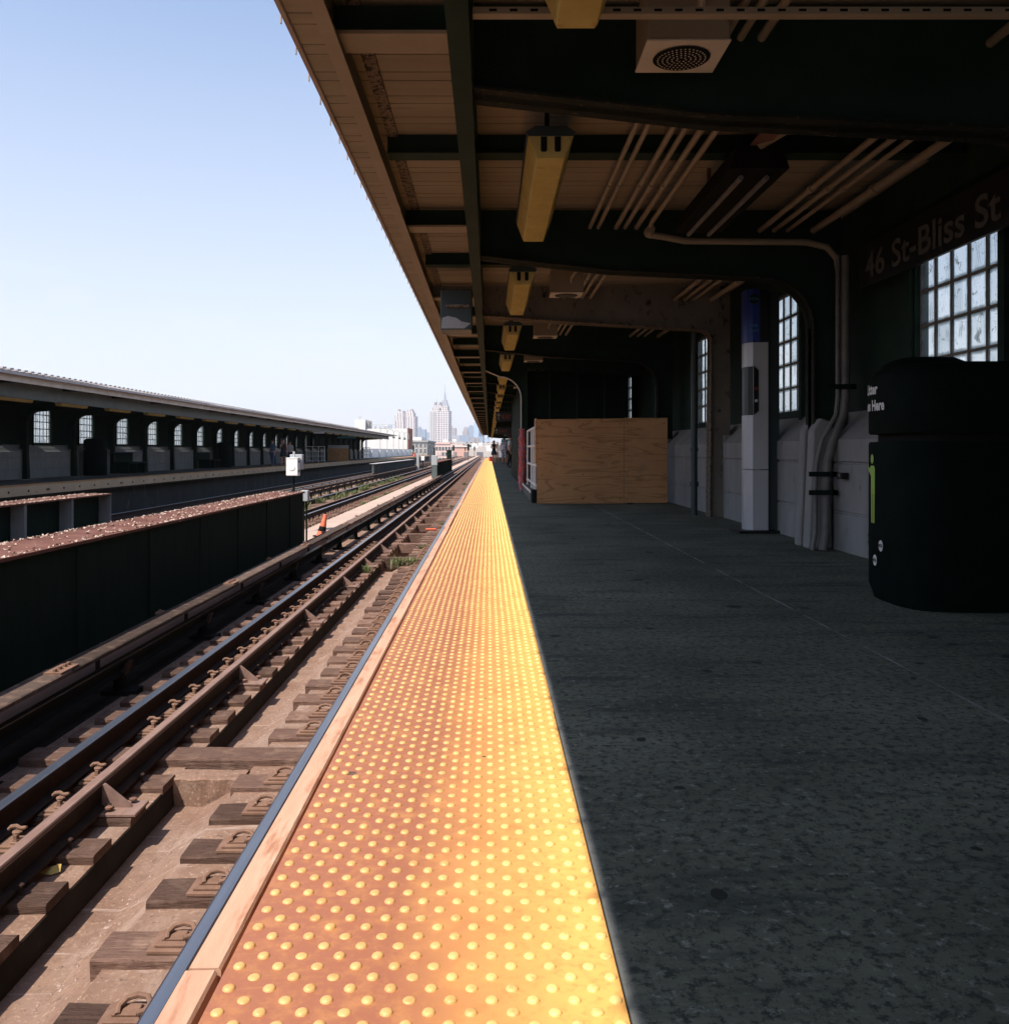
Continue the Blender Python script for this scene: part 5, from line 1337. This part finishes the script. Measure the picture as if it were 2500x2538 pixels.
text_mesh('S', .42, lambda p: (p.x, -.035, .11+p.y), 3).build('letter', M['signwhite'], o)
m = MB(); m.tube([(-.1, .1, -.6), (-.1, .1, 1.9)], .06, 8); m.build('post', M['black'], o)
m = MB(); m.box(-.22, .02, 0, .2, 1.0, 1.8); m.build('signal_head', M['black'], o)

# next station far down the line
st_ = thing('station_shelter', 'small dark station canopy far down the line', 'shelter', (-9.4, 400, -1.3))
m = MB(); m.prism([(-2.2, 4.2), (0, 4.9), (2.2, 4.3), (2.2, 4.1), (-2.2, 4.0)], 0, 60); m.build('roof', M['darkgreen'], st_)
for x in (-1.6, 1.6):
    for y in (1, 20, 40):
        m = MB(); m.box(x-.12, x+.12, y, y+.25, 0, 4.05); m.build('post', M['darkgreen'], st_)
m = MB(); m.box(-2.2, 2.2, 0, 120, 0, 1.1); m.build('deck', M['concrete_dark'], st_)
for y, x in ((170, -3.9), (210, -8.2), (260, -4.2), (320, -8.4)):
    o = thing('signal_post', 'slim black signal post beside the tracks ahead', 'signal', (x, y, -1.345), group='slim signal posts ahead')
    m = MB(); m.tube([(0, 0, 0), (0, 0, 3.4)], .07, 6); m.build('pole', M['black'], o)
    m = MB(); m.box(-.2, .2, -.2, .1, 2.2, 3.4); m.build('signal_head', M['black'], o)

# ================================================================== CITY
F = {}
F['cream'] = facade('cream_masonry_with_windows', (.62, .55, .52), (.11, .11, .15), 9, 6.6, .5, .6)
F['brown'] = facade('brown_masonry_with_windows', (.36, .28, .24), (.14, .15, .18), 5, 4, .45, .5)
F['bluegrey'] = facade('blue_grey_tower_face', (.26, .31, .38), (.13, .18, .26), 6, 4, .55, .55)
F['glass'] = facade('pale_blue_glass_tower', (.42, .52, .62), (.26, .37, .50), 6, 4.2, .7, .6)
F['lime'] = facade('pale_limestone_tower', (.38, .36, .36), (.2, .2, .25), 5, 4, .4, .7)
F['low'] = facade('pale_low_building', (.50, .46, .43), (.15, .15, .17), 5.5, 3.8, .45, .45)
F['lowred'] = facade('pinkish_low_building', (.58, .36, .30), (.20, .18, .19), 5, 3.8, .5, .45)
M['whitewall'] = surf('white_render', (.68, .66, .63), (.62, .6, .57), .3, .85, (.48, .45, .42), .9, .62, .8, bmp=0)
M['brick_edge'] = surf('brown_brick', (.30, .15, .11), (.26, .13, .10), 2, .9)
M['greybrick'] = surf('grey_brick', (.36, .33, .31), (.30, .28, .26), .4, .9, bmp=0)
M['pinkbrick'] = surf('pink_brick', (.60, .42, .38), (.66, .5, .45), .3, .9, bmp=0)
M['pane'] = surf('window_pane', (.06, .07, .08), (.1, .11, .12), .5, .25, bmp=0)
M['roofgrey'] = surf('roof_grey', (.3, .29, .28), (.36, .35, .34), .5, .9, bmp=0)
GZ = -9
def tower(lab, cx, Y, tiers, mat, rot=-20, extra=None, name='tower', cat='tower', group=None):
    o = thing(name, lab, cat, (cx, Y, GZ), R(rot), group)
    for i, (x0, x1, d0, d1, z0, z1) in enumerate(tiers):
        m = MB(); m.box(x0, x1, d0, d1, z0-GZ, z1-GZ)
        m.build('main_block' if i == 0 else 'setback', mat, o)
    if extra: extra(o)
    return o
def twin_top(o):
    m = MB(); m.box(-22, 4, -4, 10, 160, 174); m.build('plant_room', F['cream'], o)
    for x in (-20, -2):
        m = MB(); m.box(x, x+6, -6, 6, 174, 181); m.build('tank_house', F['brown'], o)
    m = MB(); m.tube([(-12, 0, 174), (-12, 0, 195)], .7, 5); m.build('mast', M['boxgrey'], o)
def piers(o, x0, x1, y, z0, z1, st, wdt, mat):
    for k in range(int((x1-x0)/st)):
        m = MB(); m.box(x0+st*k, x0+st*k+wdt, y-1.2, y-.05, z0, z1); m.build('pier', mat, o)
def twin_extra(o):
    twin_top(o); piers(o, -34, -6, -16, 0, 148, 4.2, 1.6, M['whitewall'])
tower('tall cream apartment tower with stepped top in front of the spired skyscraper', -172, 3200, [(-35, 1, -15, 18, GZ, 139), (1.2, 36, -18, 18, GZ, 141), (-29, 0, -12, 15, 139, 152), (6, 30, -14, 14, 141, 156)], F['cream'], -14, twin_extra)
def l_extra(o): 
    for x in (-26, 18):
        m = MB(); m.box(x, x+6, -5, 5, 141, 147); m.build('tank_house', F['brown'], o)
tower('pair of pinkish cream towers with stepped tops left of the tall tower', -275, 3000, [(-37, -2, -14, 16, GZ, 99), (2, 36, -14, 16, GZ, 114), (-30, -3, -11, 13, 99, 125), (-24, -5, -9, 10, 125, 132), (0, 30, -11, 13, 114, 126), (2, 26, -9, 10, 126, 133)], F['cream'], -14, l_extra)
def esb(o):
    m = MB(); m.box(-15, 15, -12, 12, 300-GZ, 318-GZ); m.build('upper_setback', F['lime'], o)
    m = MB(); m.lathe([(9, 318-GZ), (8, 335-GZ), (6, 350-GZ), (4.2, 362-GZ), (3, 372-GZ)], n=12); m.build('mooring_mast', F['lime'], o)
    m = MB(); m.tube([(0, 0, 372-GZ), (0, 0, 392-GZ), (0, 0, 420-GZ)], [2.6, 1.8, .9], 6); m.build('spire', M['boxgrey'], o)
tower('slender spired skyscraper rising hazily behind the cream tower', -278, 5700, [(-30, 30, -20, 20, GZ, 230), (-24, 24, -18, 18, 230, 285), (-19, 19, -15, 15, 285, 300)], F['lime'], -12, esb)
tower('blue grey slab tower between the two cream towers', -371, 5000, [(-26, -4, -12, 12, GZ, 126), (-2, 24, -14, 14, GZ, 118), (-16, -6, -6, 6, 126, 133)], F['bluegrey'], -10)
tower('brownish tower just beside the tall cream tower', -216, 5500, [(-17, 17, -14, 14, GZ, 138), (-16, -8, -6, 6, 138, 152)], F['brown'], -10)
tower('brown brick tower with pointed cap near the canopy edge', -135, 5200, [(-15, 15, -14, 14, GZ, 112), (-11, 11, -10, 10, 112, 128), (-6, 6, -6, 6, 128, 138)], F['brown'], -10)
tower('blue grey office tower behind the brown tower', -111, 5600, [(-18, 18, -15, 15, GZ, 150), (-8, 8, -8, 8, 150, 158)], F['bluegrey'], -10)
tower('pale blue glass tower beside the canopy edge', -75, 5400, [(-15, 15, -15, 15, GZ, 170)], F['glass'], -8)
tower('blue glass tower touching the canopy edge', -45, 5450, [(-16, 14, -15, 15, GZ, 140)], F['bluegrey'], -8)
tower('low pale blue block below the canopy edge', -14, 5300, [(-18, 16, -15, 15, GZ, 76)], F['glass'], -8)
tower('low blue block with white bands before the office towers', -122, 4300, [(-14, 14, -10, 10, GZ, 66)], F['glass'], -8)
tower('distant pale tower rising above the white building', -716, 6500, [(-20, 18, -15, 15, GZ, 190)], F['glass'], -8)
tower('small distant tower between slab and tall tower', -402, 6000, [(-12, 12, -12, 12, GZ, 122)], F['bluegrey'], -8)
random.seed(21)
for k in range(44):
    Y = random.uniform(4000, 6500); X = random.uniform(-.125, -.004)*Y; h = random.uniform(25, 85)*(1 if X/Y > -.1 else 1.2)
    tower('hazy mid-height building of the distant skyline', X, Y, [(-random.uniform(14, 30), random.uniform(14, 30), -14, 14, GZ, h)], random.choice((F['bluegrey'], F['glass'], F['brown'], F['lime'])), random.uniform(-20, 0), None, 'distant_building', 'building', 'mid-height buildings of the distant skyline')
for k in range(60):
    Y = random.uniform(620, 2600); X = random.uniform(-.155, .035)*Y; h = 1+random.uniform(-4, 7)+Y*.0042
    o = tower('low pale building among the streets before the skyline', X, Y, [(-random.uniform(7, 18), random.uniform(7, 18), 0, random.uniform(12, 26), GZ, h)], random.choice((F['low'], F['low'], F['low'], F['lowred'])), random.uniform(-15, 10), None, 'low_building', 'building', 'low buildings before the skyline')
    if k % 3 == 0:
        m = MB(); m.box(-4, 0, 4, 8, h-GZ, h-GZ+2.5); m.build('roof_hut', M['whitewall'], o)
# white windowless building
wbld = thing('white_building', 'big windowless white building behind the open far platform', 'building', (0, 0, GZ))
m = MB(); m.box(-31.2, -20.75, 230, 243, 0, 15.4); m.build('wall', M['whitewall'], wbld)
m = MB(); m.box(-20.74, -20.45, 230, 243, 0, 15.6); m.build('brick_return', M['brick_edge'], wbld)
m = MB(); m.box(-34, -31.3, 229.5, 243, 0, 17.7); m.build('stair_tower', M['whitewall'], wbld)
m = MB(); m.box(-31.3, -30.6, 231, 236, 15.4, 17.3); m.build('roof_plant', M['greybrick'], wbld)
m = MB(); m.tube([(-30.5, 232, 16.5), (-24, 232, 16.5)], .06, 5)
for x in (-30.5, -28.9, -27.3, -25.6, -24): m.tube([(x, 232, 15.4), (x, 232, 16.5)], .06, 5)
m.build('roof_railing', M['boxgrey'], wbld)
m = MB(); m.tube([(-24.4, 236, 15.4), (-24.4, 236, 19.0)], .08, 5); m.tube([(-33.2, 231, 17.7), (-32.4, 231, 18.7)], .07, 5); m.tube([(-32.6, 231, 17.7), (-33.3, 231, 18.6)], .07, 5); m.build('aerial', M['boxgrey'], wbld)
for x in (-29.4, -28.2, -27, -26.2):
    m = MB(); m.box(x, x+.5, 232.5, 233, 15.4, 16.1); m.build('roof_vent', M['boxgrey'], wbld)
m = MB(); m.lathe([(.7, 0), (.7, .8), (.1, 1.3)], (-26.4, 235, 15.4), 12); m.build('roof_dome', M['boxgrey'], wbld)
# grey brick building with cornice
gb = thing('brick_building', 'grey brick corner building with cornice and pale window frames', 'building', (0, 0, GZ))
m = MB(); m.box(-37, -28.6, 420, 480, 0, 13.8); m.build('wall', M['greybrick'], gb)
m = MB(); m.box(-37.3, -28.1, 419.5, 480.5, 13.8, 14.6); m.build('cornice', M['roofgrey'], gb)
m = MB(); m.box(-36, -31.5, 424, 450, 14.6, 16.2); m.build('penthouse', M['whitewall'], gb)
for z in (2.5, 5.8, 9.1, 11.6):
    for x in (-36.2, -34.2, -32.2, -30.2):
        m = MB(); m.box(x, x+1.05, 419.86, 419.99, z, z+1.75); f = m.build('window', M['whitewall'], gb)
        m = MB(); m.box(x+.12, x+.93, 419.80, 419.855, z+.12, z+.8); m.box(x+.12, x+.93, 419.80, 419.855, z+.92, z+1.62); m.build('pane', M['pane'], f)
    for y in (428, 438, 448, 458, 468):
        m = MB(); m.box(-28.59, -28.45, y, y+2.2, z, z+1.75); f = m.build('window', M['greybrick'], gb)
        m = MB(); m.box(-28.449, -28.42, y+.2, y+2.0, z+.12, z+1.62); m.build('pane', M['pane'], f)
# pink factory
pf = thing('factory_building', 'long pink brick factory with rows of big windows', 'building', (0, 0, GZ))
m = MB(); m.box(-36, -17.2, 600, 640, 0, 14.2); m.build('wall', M['pinkbrick'], pf)
m = MB(); m.box(-36.2, -26, 599.6, 640, 14.2, 15.6); m.build('parapet', M['pinkbrick'], pf)
m = MB(); m.box(-31, -27.5, 605, 612, 15.6, 17.2); m.build('roof_hut', M['whitewall'], pf)
for z in (3.0, 6.6, 10.2):
    for k in range(9):
        x = -35.4+2.05*k; m = MB(); m.box(x, x+1.5, 599.8, 599.99, z, z+2.3); f = m.build('window', M['whitewall'], pf)
        m = MB(); m.box(x+.1, x+1.4, 599.7, 599.79, z+.1, z+1.1); m.box(x+.1, x+1.4, 599.7, 599.79, z+1.2, z+2.2); m.build('pane', M['pinkbrick'] if random.random() < .3 else M['pane'], f)
rbd = thing('red_building', 'small red and white building beside the dark relay cabinet', 'building', (-9.2, 330, GZ))
m = MB(); m.box(-3.4, 1.6, 0, 8, 0, 11.2); m.build('wall', M['lowred'] if 'lowred' in M else F['lowred'], rbd)
m = MB(); m.box(-3.6, 1.8, -.3, 8.3, 11.2, 11.7); m.build('parapet', M['whitewall'], rbd)
random.seed(4)
for k in range(9):
    Y = random.uniform(300, 560); X = Y*random.uniform(-.020, .012); o = tower('bright white low building beyond the platform end', X, Y, [(-random.uniform(2, 5), random.uniform(2, 5), 0, 10, GZ, random.uniform(-1.0, 2.6))], F['low'], 0, None, 'white_house', 'building', 'white low buildings beyond the platform end')
    m = MB(); m.box(-1, 1, 2, 4, 8.2, 9+random.uniform(2, 4)); m.build('roof_hut', M['whitewall'], o)

# ================================================================== HAZE
hz = MB(); hz.box(-7000, 7000, -600, 8200, -10, 440)
hm, t_, b_ = new_mat('haze'); t_.nodes.remove(b_)
pv = N(t_, "ShaderNodeVolumePrincipled"); pv.inputs["Density"].default_value = HAZE
pv.inputs["Color"].default_value = (.80, .87, 1.0, 1); pv.inputs["Anisotropy"].default_value = .2
L(t_, pv.outputs[0], t_.nodes["Material Output"].inputs["Volume"])
o = hz.build('haze', hm); tag(o, kind='stuff')
